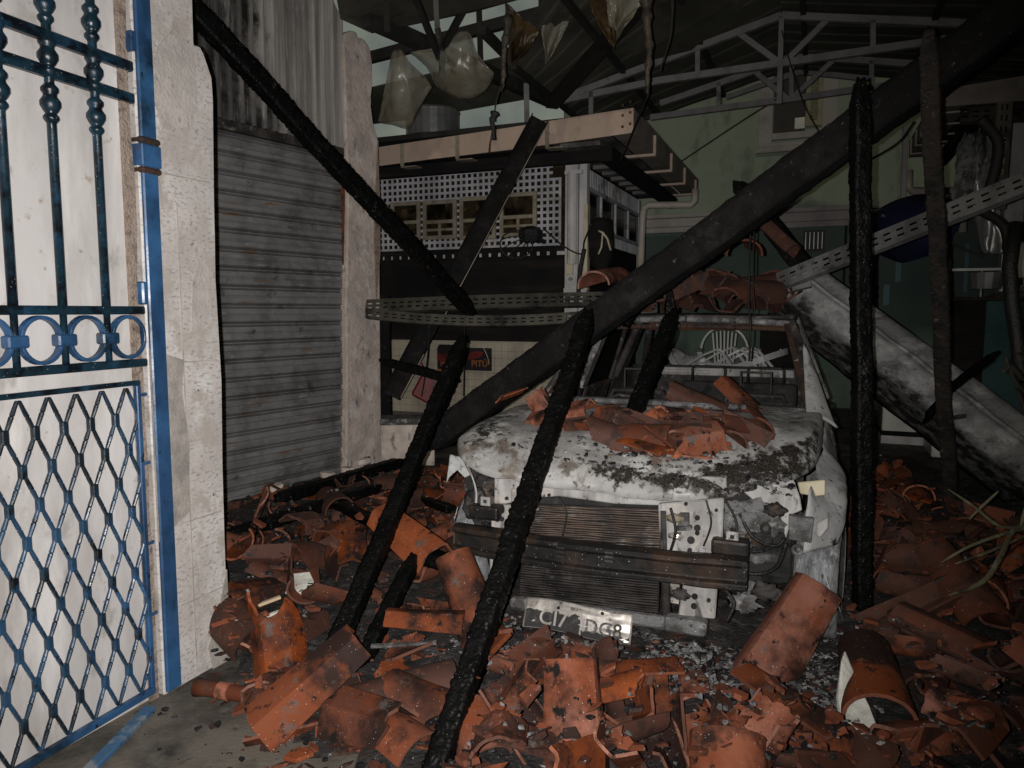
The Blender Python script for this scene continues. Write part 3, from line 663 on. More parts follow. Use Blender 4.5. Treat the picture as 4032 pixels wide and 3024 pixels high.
# right-hand wall of the kiosk
def rectr(mb, px0, py0, px1, py1, x, th):
    ya, za = kr(px0, py1, x); yb, zb_ = kr(px1, py0, x); return mb.b2(x-th, x, ya, yb, za, zb_)
ys0, zt1 = kr(2318, 612, .10); ys1, _ = kr(2515, 800, .10); zw1 = kr(2330, 745, .10)[1]; zw0 = kr(2330, 905, .10)[1]; zlow = zw0-.12
for za, zb_ in ((zw1, zb-.06), (zlow, zw0)):
    m = MB(); yy = .14
    while yy < ys1: m.b2(.088, .10, yy, yy+.035, za, zb_); yy += .07
    m.b2(.0855, .0875, .14, ys1, za, zb_); m.build('slat_panel', M['lattice'], kiosk)
m = MB(); m.b2(.075, .087, .062, ys1, .0, zb-.02); m.build('side_wall', M['black'], kiosk)
w = MB(); w.b2(.10, .13, .13, ys1+.02, zw1-.04, zw1); w.b2(.10, .13, .13, ys1+.02, zw0, zw0+.04)
for i in range(5):
    yy = .14 + (ys1-.16)*i/4; w.b2(.101, .128, yy-.015, yy+.025, zw0+.04, zw1-.04)
ww = w.build('window', M['lattice'], kiosk)
m = MB(); m.b2(.0885, .097, .14, ys1, zw0, zw1); m.build('pane', M['glass_dark'], ww)
m = MB(); m.b2(.088, .11, .062, .14, .0, zb-.02); m.build('corner_board', M['whitecol'], kiosk)
m = MB(); m.b2(.088, .112, ys1-.02, ys1+.08, 1.0, zb-.06); m.build('corner_board', M['whitecol'], kiosk)
# rain pipe
pp = [at(2737, 745, 9.1), at(2735, 792, 9.1), at(2720, 806, 9.1), at(2555, 808, 9.2), at(2535, 820, 9.2), at(2530, 850, 9.2), at(2520, 1120, 9.2)]
m = MB(); m.tube(pp, .042, 12); rp = m.build('rain_pipe', M['pvc'], smooth=True); tag(rp, 'beige plastic rain pipe bent twice under the corner of the kiosk gutter', 'rain pipe')
# drum on the kiosk roof
dm = at(1705, 543, 8.7)
m = MB(); m.lathe([(.30,0),(.31,.02),(.31,.25),(.32,.27),(.31,.29),(.2,.30)], (0,0,0), 24); d = m.build('metal_drum', M['steelgrey'], smooth=False); d.location = dm; tag(d, 'squat grey metal drum standing on the kiosk roof under the torn roofing', 'drum')
# burnt fan hanging on the front, melted box on the side
f = thing('burnt_fan', 'charred wall fan hanging at the lattice just left of the white column', 'fan', at(2090, 930, 7.7))
m = MB(); m.lathe([(.10,-.06),(.13,0),(.12,.06),(.05,.10)], (0,0,0), 12); m.build('motor', M['coal'], f)
m = MB()
for i in range(9):
    t = i*.7; m.tube([(0,-.06,0),(.10*math.cos(t)-.12,-.12,.10*math.sin(t)-.05),(.16*math.cos(t)-.15,-.08,.14*math.sin(t)-.09)], .006, 5)
m.tube([(-.15+.17*math.cos(i*.5),-.08,-.09+.14*math.sin(i*.5)) for i in range(14)], .007, 5); m.build('cage', M['coal'], f)
m = MB(); m.bar((0,0,0),(.15,.1,-.05),.04,.04); m.build('arm', M['coal'], f)
mb_ = MB(); c0 = at(2365, 960, 7.95)
def blob(u, v):
    t, ph = u*2*math.pi, (v-.5)*math.pi
    r = 1 + .35*fbm((math.cos(t)*math.cos(ph), math.sin(t)*math.cos(ph), math.sin(ph)), 1.6)
    return Vector((.17*r*math.cos(t)*math.cos(ph), .12*r*math.sin(t)*math.cos(ph), .26*r*math.sin(ph)))
mb_.grid(blob, 20, 14); o = mb_.build('melted_heater', M['black'], smooth=True); o.location = c0; tag(o, 'melted black appliance sagging on the side wall right of the white column', 'appliance')
m = MB(); m.tube([(-.04,-.14,.12),(0,-.17,.10),(.05,-.16,.04),(.09,-.14,-.08)], .012, 6); m.tube([(0,-.17,.10),(-.01,-.16,-.05),(-.04,-.15,-.12)], .010, 6); m.build('drip', M['cream'], o, smooth=True)
# ledge, red things at the foot of the kiosk
m = MB(); c = at(1560, 1660, 6.9); m.grid(lambda a, b: Vector((-.55+1.1*a, (.06 if b > .5 else -.06)*1.0, .0)), 1, 1); 
m = MB(); m.bar((c.x-.5, c.y, .22), (c.x+.35, c.y+.1, .22), .22, .44); lg = m.build('masonry_ledge', M['plaster2'], bevel=.02, seg=2); tag(lg, 'low burnt masonry ledge between the plaster pillar and the fallen beam', 'ledge')
m = MB(); m.bar((c.x-.52, c.y-.02, .475), (c.x+.37, c.y+.08, .475), .30, .06); m.build('ledge_top', M['ashpanel'], lg, bevel=.015, seg=2)
c = at(1700, 1530, 7.3); m = MB(); m.box((0,0,0), (.30,.22,.28), Matrix.Rotation(.5,3,'Y')); m.box((.0,0,.10), (.2,.18,.16), Matrix.Rotation(.2,3,'Y')); o = m.build('red_crate', M['redplastic'], bevel=.02); o.location = c; tag(o, 'dark red plastic crate tipped against the tiled base of the kiosk', 'crate')
c = at(1640, 1432, 7.2); m = MB(); m.box((0,0,0), (.09,.02,.12), Matrix.Rotation(-.5,3,'Y')); o = m.build('red_tag', M['redplastic'], bevel=.004); o.location = c; tag(o, 'small bright red plastic scrap hanging on the leaning burnt channel', 'plastic scrap')
m = MB(); c = at(1516, 1450, 7.6); m.b2(-.06,.06,-.06,.06,0,zc0+.5); o = m.build('dark_post', M['char_grey']); o.location = (c.x, c.y, 0); tag(o, 'dark wooden post standing behind the right edge of the plaster pillar', 'post')

# ------------------------------------------------------------------ green house at the back
B = at(3200, 450, 11.6); B.z = 0
house = thing('green_house', 'pale green rendered house with an upper window and cornice at the back of the yard', 'house', B, -GA)
def bf(px, py, y=0.0):
    p = pl(px, py, B + U*y, U); return ((p-B).dot(V), p.z)
zc_ = bf(3300, 830)[1]; zd_ = bf(3300, 890)[1]
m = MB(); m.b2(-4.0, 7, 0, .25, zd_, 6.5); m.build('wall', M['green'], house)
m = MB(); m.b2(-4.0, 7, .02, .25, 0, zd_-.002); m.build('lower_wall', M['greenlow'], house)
m = MB(); m.b2(-4.0, 7, -.05, -.002, zc_-.14, zc_); m.b2(-4.0, 7, -.09, -.002, zc_+.002, zc_+.07); m.b2(-4.0, 7, -.03, -.002, zd_+.0, zc_-.142); m.build('cornice', M['trim'], house, bevel=.008)
x0, z0 = bf(3040, 525, -.06); x1, z1 = bf(3245, 290, -.06)
w = MB(); t = .20
w.b2(x0-t, x0, -.06, -.002, z0-.28, z1+.3); w.b2(x1, x1+t*1.05, -.06, -.002, z0-.28, z1+.3); w.b2(x0, x1, -.06, -.002, z0-.10, z0); w.b2(x0, x1, -.06, -.002, z1+.1, z1+.3)
win = w.build('window', M['trim'], house, bevel=.006)
m = MB(); m.b2(x0-.24, x1+.26, -.13, -.062, z0-.30, z0-.22); m.b2(x0-.20, x1+.22, -.10, -.062, z0-.218, z0-.15); m.build('sill', M['trim'], win, bevel=.008)
xm = bf(3172, 450)[0]
m = MB(); m.b2(x0+.01, xm, -.03, -.004, z0+.01, z1+.1); m.build('shutter_board', M['brownpanel'], win)
m = MB(); q0 = bf(3129, 510); q1 = bf(3170, 463); m.b2(q0[0], q1[0], -.036, -.031, q0[1], q1[1]); m.build('pale_pane', M['palepane'], win)
m = MB(); xa, xb = xm+.005, bf(3237, 450)[0]
m.b2(xa, xa+.06, -.075, -.032, z0+.06, z1+.1); m.b2(xb-.06, xb, -.075, -.032, z0+.06, z1+.1); m.b2(xa+.06, xb-.06, -.075, -.032, z0+.06, z0+.14); m.b2(xa+.06, xb-.06, -.075, -.032, z0+.78, z0+.84)
for i in range(13): m.box(((xa+xb)/2, -.055, z0+.17+i*.046), (xb-xa-.12, .035, .012), Matrix.Rotation(-.6,3,'X'))
m.build('louvre_leaf', M['shutterwood'], win)
# vent grille, conduits on the lower storey
g0 = bf(3160, 990); g1 = bf(3250, 905)
m = MB(); m.b2(g0[0], g1[0], -.02, .018, g0[1], g1[1]); gr = m.build('grille_frame', M['brownpanel'], house)
m = MB(); 
for i in range(5): x = g0[0]+.04+i*(g1[0]-g0[0]-.08)/4; m.b2(x-.006, x+.006, -.035, -.022, g0[1]+.03, g1[1]-.03)
for i in range(3):
    cx, cz = (g0[0]+g1[0])/2-.1+.1*i, (g0[1]+g1[1])/2; m.tube([(cx+.04*math.cos(k*.5), -.03, cz+.04*math.sin(k*.5)) for k in range(13)], .005, 5)
m.build('scroll_bars', M['steelgrey'], gr)
m = MB(); q = bf(3327, 1000); m.tube([(q[0], -.03, q[1]-1.3), (q[0], -.03, zd_)], .018, 6); m.build('conduit', M['wire'], house)
m = MB()
for px, py0, py1, wd in ((3535,960,1110,.07),(3488,1120,1200,.08),(3800,960,1150,.05)):
    m = MB(); a = bf(px, py1); b = bf(px, py0); m.b2(a[0]-wd/2, a[0]+wd/2, .012, .0185, a[1], b[1]); m.build('paint_patch', M['tealpaint'], house)
# ------------------------------------------------------------------ steel roof
T1 = at(3080, 245, 7.0); T2 = at(3080, 390, 8.1); T3 = at(3150, 285, 8.62)
def tp(P, px, py): return pl(px, py, P, U)
def truss(P, segs, label, w, m, group='grey roof trusses'):
    t = thing('roof_truss', label, 'roof truss', P, -GA, group)
    inv = Matrix.Rotation(GA, 4, 'Z')
    def L(q): return inv @ (tp(P, *q)-P)
    for i, (name, a, b) in enumerate(segs):
        mb = MB(); a, b = L(a), L(b)
        dy = .004*(i % 5); k = .0 if name == 'chord' else .006
        a.y += dy; b.y += dy
        mb.bar(a, b, .05-k, w-k*2, (0,0,1)); mb.build(name, m, t)
    return t
truss(T1, [('chord',(2162,408),(3078,62)),('chord',(3078,62),(3890,97)),('chord',(2200,398),(2600,316)),('chord',(2600,316),(3812,142)),
           ('post',(2747,178),(2747,300)),('post',(3078,66),(3068,410)),('post',(3437,80),(3437,205)),('post',(2328,338),(2328,450)),
           ('brace',(2905,128),(3068,246)),('brace',(3262,72),(3108,226))], 'nearest pale grey steel roof truss, its long posts hanging below', .062, M['steel'])
truss(T2, [('chord',(2600,408),(2880,312)),('chord',(2880,312),(3130,220)),('chord',(3130,220),(3650,255)),('chord',(2560,462),(3075,394)),('chord',(3075,394),(3560,325)),
           ('post',(2830,325),(2830,420)),('post',(3117,226),(3117,390)),('post',(3432,238),(3432,345)),('brace',(2970,280),(3100,388)),('brace',(3278,240),(3125,380))],
      'grey steel roof truss just behind the nearest one, passing the upper window', .062, M['steel'])
truss(T3, [('chord',(2860,384),(3110,297)),('chord',(3110,297),(3160,283)),('chord',(3160,283),(3440,312))], 'farthest grey steel rafter close to the green house wall', .055, M['steel'])
def slab(name, pts, th, m, label, cat, kind=None, group=None):
    mb = MB(); n = (pts[1]-pts[0]).cross(pts[2]-pts[0]).normalized(); mb.prism(pts, n*th)
    o = mb.build(name, m); return tag(o, label, cat, group, kind)
def sheet(name, a, b, c, d, label, m=None, pitch=.25, h=.012):
    """corrugated sheet: a-b eave line, d-c ridge line, ribs run from eave to ridge"""
    mb = MB(); L_ = (b-a).length; n = max(2, int(L_/pitch)); nrm = (b-a).cross(d-a).normalized()
    vs = []
    for i in range(n):
        for f in (0, .62, .70, .92):
            t = min(1, (i+f)/n); o = nrm*(h if f in (.70, .92) else 0)
            p0 = a.lerp(b, t)+o; p1 = d.lerp(c, t)+o
            for k in range(7):
                q = p0.lerp(p1, k/6); q += nrm*.03*fbm(q, .9); vs.append(q)
    N = n*4
    mb.add(vs, [(i*7+k, (i+1)*7+k, (i+1)*7+k+1, i*7+k+1) for i in range(N-1) for k in range(6)])
    return tag(mb.build(name, m or M['roofsheet'], thick=.003), label, 'roof sheet', 'sooty roof sheets')
up = Vector((0,0,.06))
ap = tp(T1, 3078, 60)+up; el = tp(T1, 2162, 404)+up; er = tp(T1, 3890, 92)+up
er2 = er + (er-ap)*.9
front, back = -U*3.6, U*1.85
sheet('roof_sheet', el+front*.35, el+back, ap+back, ap+front, 'sooty roofing left of the ridge above the trusses')
sheet('roof_sheet', er2+back, er2+front, ap+front, ap+back, 'sooty roofing right of the ridge above the trusses')
for k, (a, b, lab) in enumerate(((el, ap, 'left'), (ap, er2, 'right'))):
    for f in ((.02, .35, .68) if k == 0 else (.06, .40, .85)):
        q = a.lerp(b, f) - Vector((0,0,.035)); mb = MB(); mb.bar(q+front*(.3 if f == .02 else 1), q+back, .05, .05)
        tag(mb.build('roof_purlin', M['steeldark']), {('left',.02):'black valley purlin where the torn roofing meets the left slope', ('left',.35):'black purlin halfway up the left roof slope', ('left',.68):'black purlin near the ridge on the left roof slope', ('right',.06):'black purlin just right of the roof ridge', ('right',.40):'black purlin halfway down the right roof slope', ('right',.85):'black purlin low on the right roof slope'}[(lab, f)], 'purlin', 'black roof purlins')
mb = MB(); mb.bar(at(2170, 412, 7.0), at(2540, -10, 5.6), .12, .08); tag(mb.build('shadow_band', M['black']), 'broad black bar standing in for a shadow slanting up under the left roof slope', 'shadow band')  # black bar put in for a shadow band on the roof underside

# left bay: dark steelwork with the roofing burnt away
def steel(p0, p1, w, label, h=None, m=None, cat='steel bar'):
    mb = MB(); mb.bar(p0, p1, w, h or w); return tag(mb.build('steel_bar', m or M['steeldark']), label, cat, 'dark steelwork of the torn roof')
a0 = at(1440, 70, 6.4)
def along(px, py, P, d):      # point on the line P + t d nearest to the pixel ray
    r = ray(px, py); w0 = P-CAM; A_, B_, C_ = d.dot(d), d.dot(r), r.dot(r); D_, E_ = d.dot(w0), r.dot(w0)
    t = (B_*E_-C_*D_)/(A_*C_-B_*B_); return P + d*t
a1 = along(2160, 405, a0, W)
steel(a0, a1, .10, 'long black eave beam running from the plaster pillar to the roof valley', .13)
steel(at(1440, 232, 7.6), at(2330, 0, 6.6), .07, 'black rafter rising to the right across the open sky', .10)
steel(at(1900, 120, 6.6), at(2160, 385, 8.2), .07, 'black bar dropping beside the sky gap to the roof valley')
steel(at(1625, -40, 6.0), at(1735, 240, 6.9), .05, 'left arm of the black brace in the torn bay')
steel(at(1835, 20, 6.4), at(1725, 225, 6.9), .05, 'right arm of the black brace in the torn bay')
mb = MB(); mb.path([at(1715,-30,6.2), at(1722,110,6.3), at(1742,200,6.35), at(1738,300,6.4)], .042, .03); tag(mb.build('steel_bar', M['tray_soot']), 'pale bent bar hanging in the middle of the torn bay', 'steel bar', 'dark steelwork of the torn roof')
steel(at(1884, -30, 6.4), at(1893, 250, 7.0), .05, 'straight upright bar right of the bent one')
steel(at(2135, -30, 6.4), at(2130, 240, 6.9), .06, 'dark upright between the two hanging brown sheets')
steel(at(1520, -30, 6.2), at(1525, 120, 6.4), .05, 'short upright close to the plaster pillar top')
steel(at(1968, 440, 8.6), at(2085, 470, 8.5), .05, 'small bar low in the sky gap') if False else None
steel(at(2072, 330, 7.9), at(2075, 485, 7.9), .055, 'grey stub post standing on the kiosk roof in the sky gap', m=M['steel'])
def poly(pts, label):
    P = [at(*q) for q in pts]; return slab('roof_sheet', P, .02, M['roofsheet'], label, 'roof sheet', group='sooty roof sheets')
poly([(1290,-200,5.6),(2080,-200,5.6),(2070,-8,6.2),(1880,45,6.5),(1465,132,6.8),(1340,75,6.4)], 'dark roofing piece at the very top left above the open sky')
poly([(1460,348,8.8),(2075,205,8.0),(2165,375,8.6),(1960,412,8.9),(1770,446,9.2),(1640,470,9.4),(1460,490,9.6)], 'dark roofing strip between the upper and the lower sky gap')
poly([(1985,262,7.6),(2400,60,6.6),(2700,-60,6.0),(3000,-60,6.0),(2600,300,8),(2170,395,8.4)], 'scorched roofing piece hanging behind the brown melted sheets')

# melted roofing sheets
def rag(name, top0, top1, bot, label, m, sag=.12, pinch=.2, nu=30, nv=26, tear=.15, seed=0):
    """a softened sheet hanging from the edge top0-top1 to a drooping tip"""
    t0, t1, b = at(*top0), at(*top1), at(*bot)
    mid = (t0+t1)/2
    def fn(u, v):
        p = t0.lerp(t1, u)
        sh = math.sin(math.pi*u)**.8
        q = p.lerp(b + (p-mid)*pinch, v*(.55+.45*sh) if True else v)
        q.y += sag*math.sin(math.pi*u)*math.sin(math.pi*min(1, v*1.1)) + .035*math.sin(u*11+seed)*(.3+v) + .06*fbm((u*2, v*1.2, seed), 1.2)
        q.x += tear*.12*fbm((u*1.2, v*1.5, seed+5), 1.2); q.z += tear*.12*fbm((u*2.5, v*1.0, seed+9), 1.2)
        return q
    mb = MB(); mb.grid(fn, nu, nv)
    return tag(mb.build('melted_sheet', m, smooth=True, thick=.004), label, 'melted sheet', 'melted roofing sheets')
def pouch(pts_top, depth, label, m, seed):
    """belly-shaped sheet: a row of top points and a row of bottom points"""
    T, Bm = pts_top
    def cr(P, u):
        n = len(P)-1; x = u*n; i = min(int(x), n-1); t = x-i; p0, p1, p2_, p3 = P[max(0,i-1)], P[i], P[i+1], P[min(n,i+2)]
        return .5*((2*p1)+(p2_-p0)*t+(2*p0-5*p1+4*p2_-p3)*t*t+(3*p1-p0-3*p2_+p3)*t**3)
    T = [at(*q) for q in T]; Bm = [at(*q) for q in Bm]
    def fn(u, v):
        p = cr(T, u).lerp(cr(Bm, u), v); p.y -= depth*math.sin(math.pi*u)*math.sin(math.pi*(v*.75+.1)); p += Vector((0,1,0))*.04*fbm((u*4, v*3, seed), 1.2)
        return p
    mb = MB(); mb.grid(fn, 26, 18)
    return tag(mb.build('melted_sheet', m, smooth=True, thick=.004), label, 'melted sheet', 'melted roofing sheets')
pouch(([(1612,206,6.9),(1700,195,6.9),(1800,150,6.9),(1850,140,6.9),(1880,215,6.9),(1945,290,6.9)], [(1690,270,7.2),(1720,345,7.2),(1790,395,7.2),(1860,402,7.2),(1910,370,7.2),(1945,300,7.0)]), .28, 'largest melted translucent sheet bellying down in the sky gap', M['membrane'], 1)
pouch(([(1520,330,7.0),(1548,216,7.0),(1590,212,7.0),(1618,255,7.0),(1680,305,7.1)], [(1488,480,7.3),(1545,500,7.3),(1615,512,7.3),(1655,440,7.3),(1702,345,7.2)]), .22, 'melted translucent sheet sagging against the plaster pillar', M['membrane'], 4)
rag('melted_sheet', (1985,0,6.0), (2125,120,6.2), (2015,260,6.1), 'narrow brown rag hanging left of the dark upright', M['amber'], seed=2)
rag('melted_sheet', (2135,60,6.2), (2275,0,6.2), (2150,255,6.4), 'grey translucent rag hanging right of the dark upright', M['membrane'], seed=3)
rag('melted_sheet', (2300,-20,5.6), (2480,-30,5.6), (2415,200,5.8), 'orange-brown leaf-shaped sheet drooping at the top middle', M['amber'], seed=6, pinch=.1)
rag('melted_sheet', (2380,-20,5.4), (2560,-40,5.4), (2430,150,5.5), 'grey sheet folded over the orange-brown one', M['membrane'], seed=8, pinch=.15)
def strand(pts, r, label, m=None):
    P = [at(*q) for q in pts]; n = len(P)
    dense = []
    for a, b in zip(P, P[1:]):
        for k in range(5):
            q = a.lerp(b, k/5); q += Vector((.012*fbm(q, 6), 0, 0)); dense.append(q)
    dense.append(P[-1]); mb = MB(); mb.tube(dense, [r*(1.25-.9*i/len(dense))*(.65+.9*abs(fbm((i*.35, r, 0), 1))) for i in range(len(dense))], 7)
    return tag(mb.build('hanging_strand', m or M['strand'], smooth=True), label, 'hanging strand', 'strands dripping from the roof')
strand([(2000,60,5.9),(1985,180,5.9),(1980,300,5.9),(1975,360,5.9)], .034, 'thick melted drip at the tip of the narrow brown rag')
strand([(2545,-20,5.0),(2550,90,5.0),(2560,180,5.0),(2552,300,5.0),(2550,370,5.0)], .038, 'longest melted drip right of the leaf-shaped sheet')
strand([(2650,-20,5.2),(2640,150,5.2),(2600,280,5.2)], .015, 'thin dark strand hanging right of the longest drip', M['wire'])
strand([(1975,330,5.8),(1950,420,5.8),(1925,600,6.0)], .010, 'burnt cord with a frayed knot hanging before the kiosk eaves board', M['wire'])
strand([(1950,440,5.8),(1935,480,5.8),(1945,550,5.8)], .035, 'frayed knot of burnt cord before the kiosk eaves board', M['wire'])
def wire(pts, r, label):
    P = [at(*q) for q in pts]; dense = []
    for i in range(len(P)-1):
        p0, p1, p2_, p3 = P[max(0,i-1)], P[i], P[i+1], P[min(len(P)-1,i+2)]
        for k in range(6):
            t = k/6; dense.append(.5*((2*p1)+(p2_-p0)*t+(2*p0-5*p1+4*p2_-p3)*t*t+(3*p1-p0-3*p2_+p3)*t**3))
    dense.append(P[-1]); mb = MB(); mb.tube(dense, r, 6); return tag(mb.build('loose_wire', M['wire'], smooth=True), label, 'wire', 'loose burnt wires')
wire([(2553,370,5.2),(2490,520,5.8),(2440,640,6.2)], .006, 'thin wire curling from the longest drip over the eaves board corner')
wire([(3075,380,8.0),(2900,490,8.8),(2600,690,9.4)], .007, 'taut wire crossing the green wall down to the kiosk gutter')
wire([(3078,120,6.8),(3115,260,6.9),(3170,420,7.2),(3230,530,7.6)], .006, 'slack wire hanging in front of the upper window')
wire([(2955,870,4.6),(2952,1040,4.4),(2948,1180,4.3),(2955,1290,4.2),(2950,1420,4.3)], .006, 'thin wire dropping in front of the car windscreen opening')
wire([(2970,890,4.6),(2966,1100,4.4),(2972,1240,4.3)], .004, 'thinner wire beside the one before the windscreen opening')
wire([(2140,900,7.4),(2220,970,7.3),(2290,1000,7.2),(2300,950,7.1),(2330,880,7.0)], .008, 'wire looping over the white column of the kiosk')
wire([(2300,980,7.1),(2282,1080,7.1),(2276,1170,7.1)], .02, 'thick burnt cable hanging down the white column')
wire([(3435,625,7.0),(3540,560,7.0),(3600,480,7.0)], .012, 'black cable sagging between the two tall posts')
wire([(3860,470,5.2),(3930,560,5.2),(3915,680,5.2),(3880,790,5.2)], .035, 'thick black hose arching under the right-hand canopy')
wire([(3860,830,5.0),(3950,890,5.0),(3970,1000,5.0),(3975,1150,5.0)], .030, 'thick black hose dropping beside the white meter box')
wire([(1830,1250,6.6),(1828,1400,6.7),(1825,1560,6.8)], .005, 'hair-thin wire hanging before the tiled base')
wire([(1690,1280,6.4),(1682,1420,6.6),(1660,1560,6.8)], .006, 'rusty wire hanging left of the drink posters')

# ------------------------------------------------------------------ burnt-out car
CO = gz(2370, 2140, .5); CO.z = 0; CO = CO + V*.05
car = thing('burnt_car', 'burnt-out pale hatchback without bumper, lamps or glass, buried in fallen roof tiles', 'car', CO, -GA)
def cl(P): d = P-CO; return Vector((d.dot(V), d.dot(U), P.z))
def czl(px, py, z): return cl(gz(px, py, z))
def cyl_(px, py, y): return cl(pl(px, py, CO+U*y, U))
# bonnet: edge curve taken from where it lies, back edge at the windscreen
fe = [(-.86,.24,.865),(-.775,.09,.82),(-.63,.03,.762),(-.35,.06,.722),(-.11,.10,.712),(.04,.085,.703),(.22,.09,.705),(.40,.14,.712),(.61,.30,.748),(.77,.50,.80),(.815,.80,.858),(.82,1.12,.915)]
fe = [Vector(p) for p in fe]
def curve(P, u):
    n = len(P)-1; x = u*n; i = min(int(x), n-1); t = x-i
    p0, p1, p2_, p3 = P[max(0,i-1)], P[i], P[i+1], P[min(n,i+2)]
    return .5*((2*p1)+(p2_-p0)*t+(2*p0-5*p1+4*p2_-p3)*t*t+(3*p1-p0-3*p2_+p3)*t**3)
be = [Vector(p) for p in [(-.80,1.30,.955),(-.70,1.22,.965),(-.55,1.13,.965),(-.35,1.06,.968),(-.11,1.03,.97),(.04,1.02,.972),(.22,1.02,.972),(.40,1.05,.968),(.55,1.10,.965),(.66,1.16,.962),(.73,1.24,.958),(.80,1.33,.945)]]
def hood_p(u, v):
    a, b = curve(fe, u), curve(be, u); p = a.lerp(b, v)
    side = 1-abs(2*u-1)**3
    p.z += .105*math.sin(math.pi*min(1, v**.55))*(.25+.75*side) - .012*(1-v)**6
    p.z += .014*fbm((p.x*2, p.y*2, 1), 1.3) *min(1, v*4) + .003*fbm((p.x*9, p.y*9, 2), 1.0)
    d = abs(p.x+.50-.1*v); p.z += .012*math.exp(-(d/.03)**2)*(1-v*.5)      # pressed crease
    d = abs(p.x-.52-.06*v); p.z += .014*math.exp(-(d/.05)**2)
    return p
mb = MB(); mb.grid(hood_p, 96, 70)
hood = mb.build('bonnet', M['hood'], car, smooth=True, thick=.012)
hood['label'] = 'burnt white bonnet blotched with soot'
sa = hood.data.attributes.new('soot', 'FLOAT', 'POINT')
def soot_at(u, v):
    def gs(cu, cv, ru, rv, k): return k*math.exp(-(((u-cu)/ru)**2+((v-cv)/rv)**2)**1.6)
    w = .34*fbm((u*5, v*3.2, 4), 1.2)
    return .03+w*.42+gs(.80,.10,.16,.16,.40)+gs(.62,.055,.10,.085,.42)+gs(.40,.06,.08,.07,.50)+gs(.52,.05,.05,.05,.26)+gs(.07,.30,.09,.30,.29)+gs(.20,.13,.14,.17,.27)+gs(.30,.5,.2,.2,.12)+gs(.93,.45,.03,.3,.10)+gs(.5,1.02,.6,.10,.36)
sa.data.foreach_set('value', [soot_at(i/96, j/70) for j in range(71) for i in range(97)])
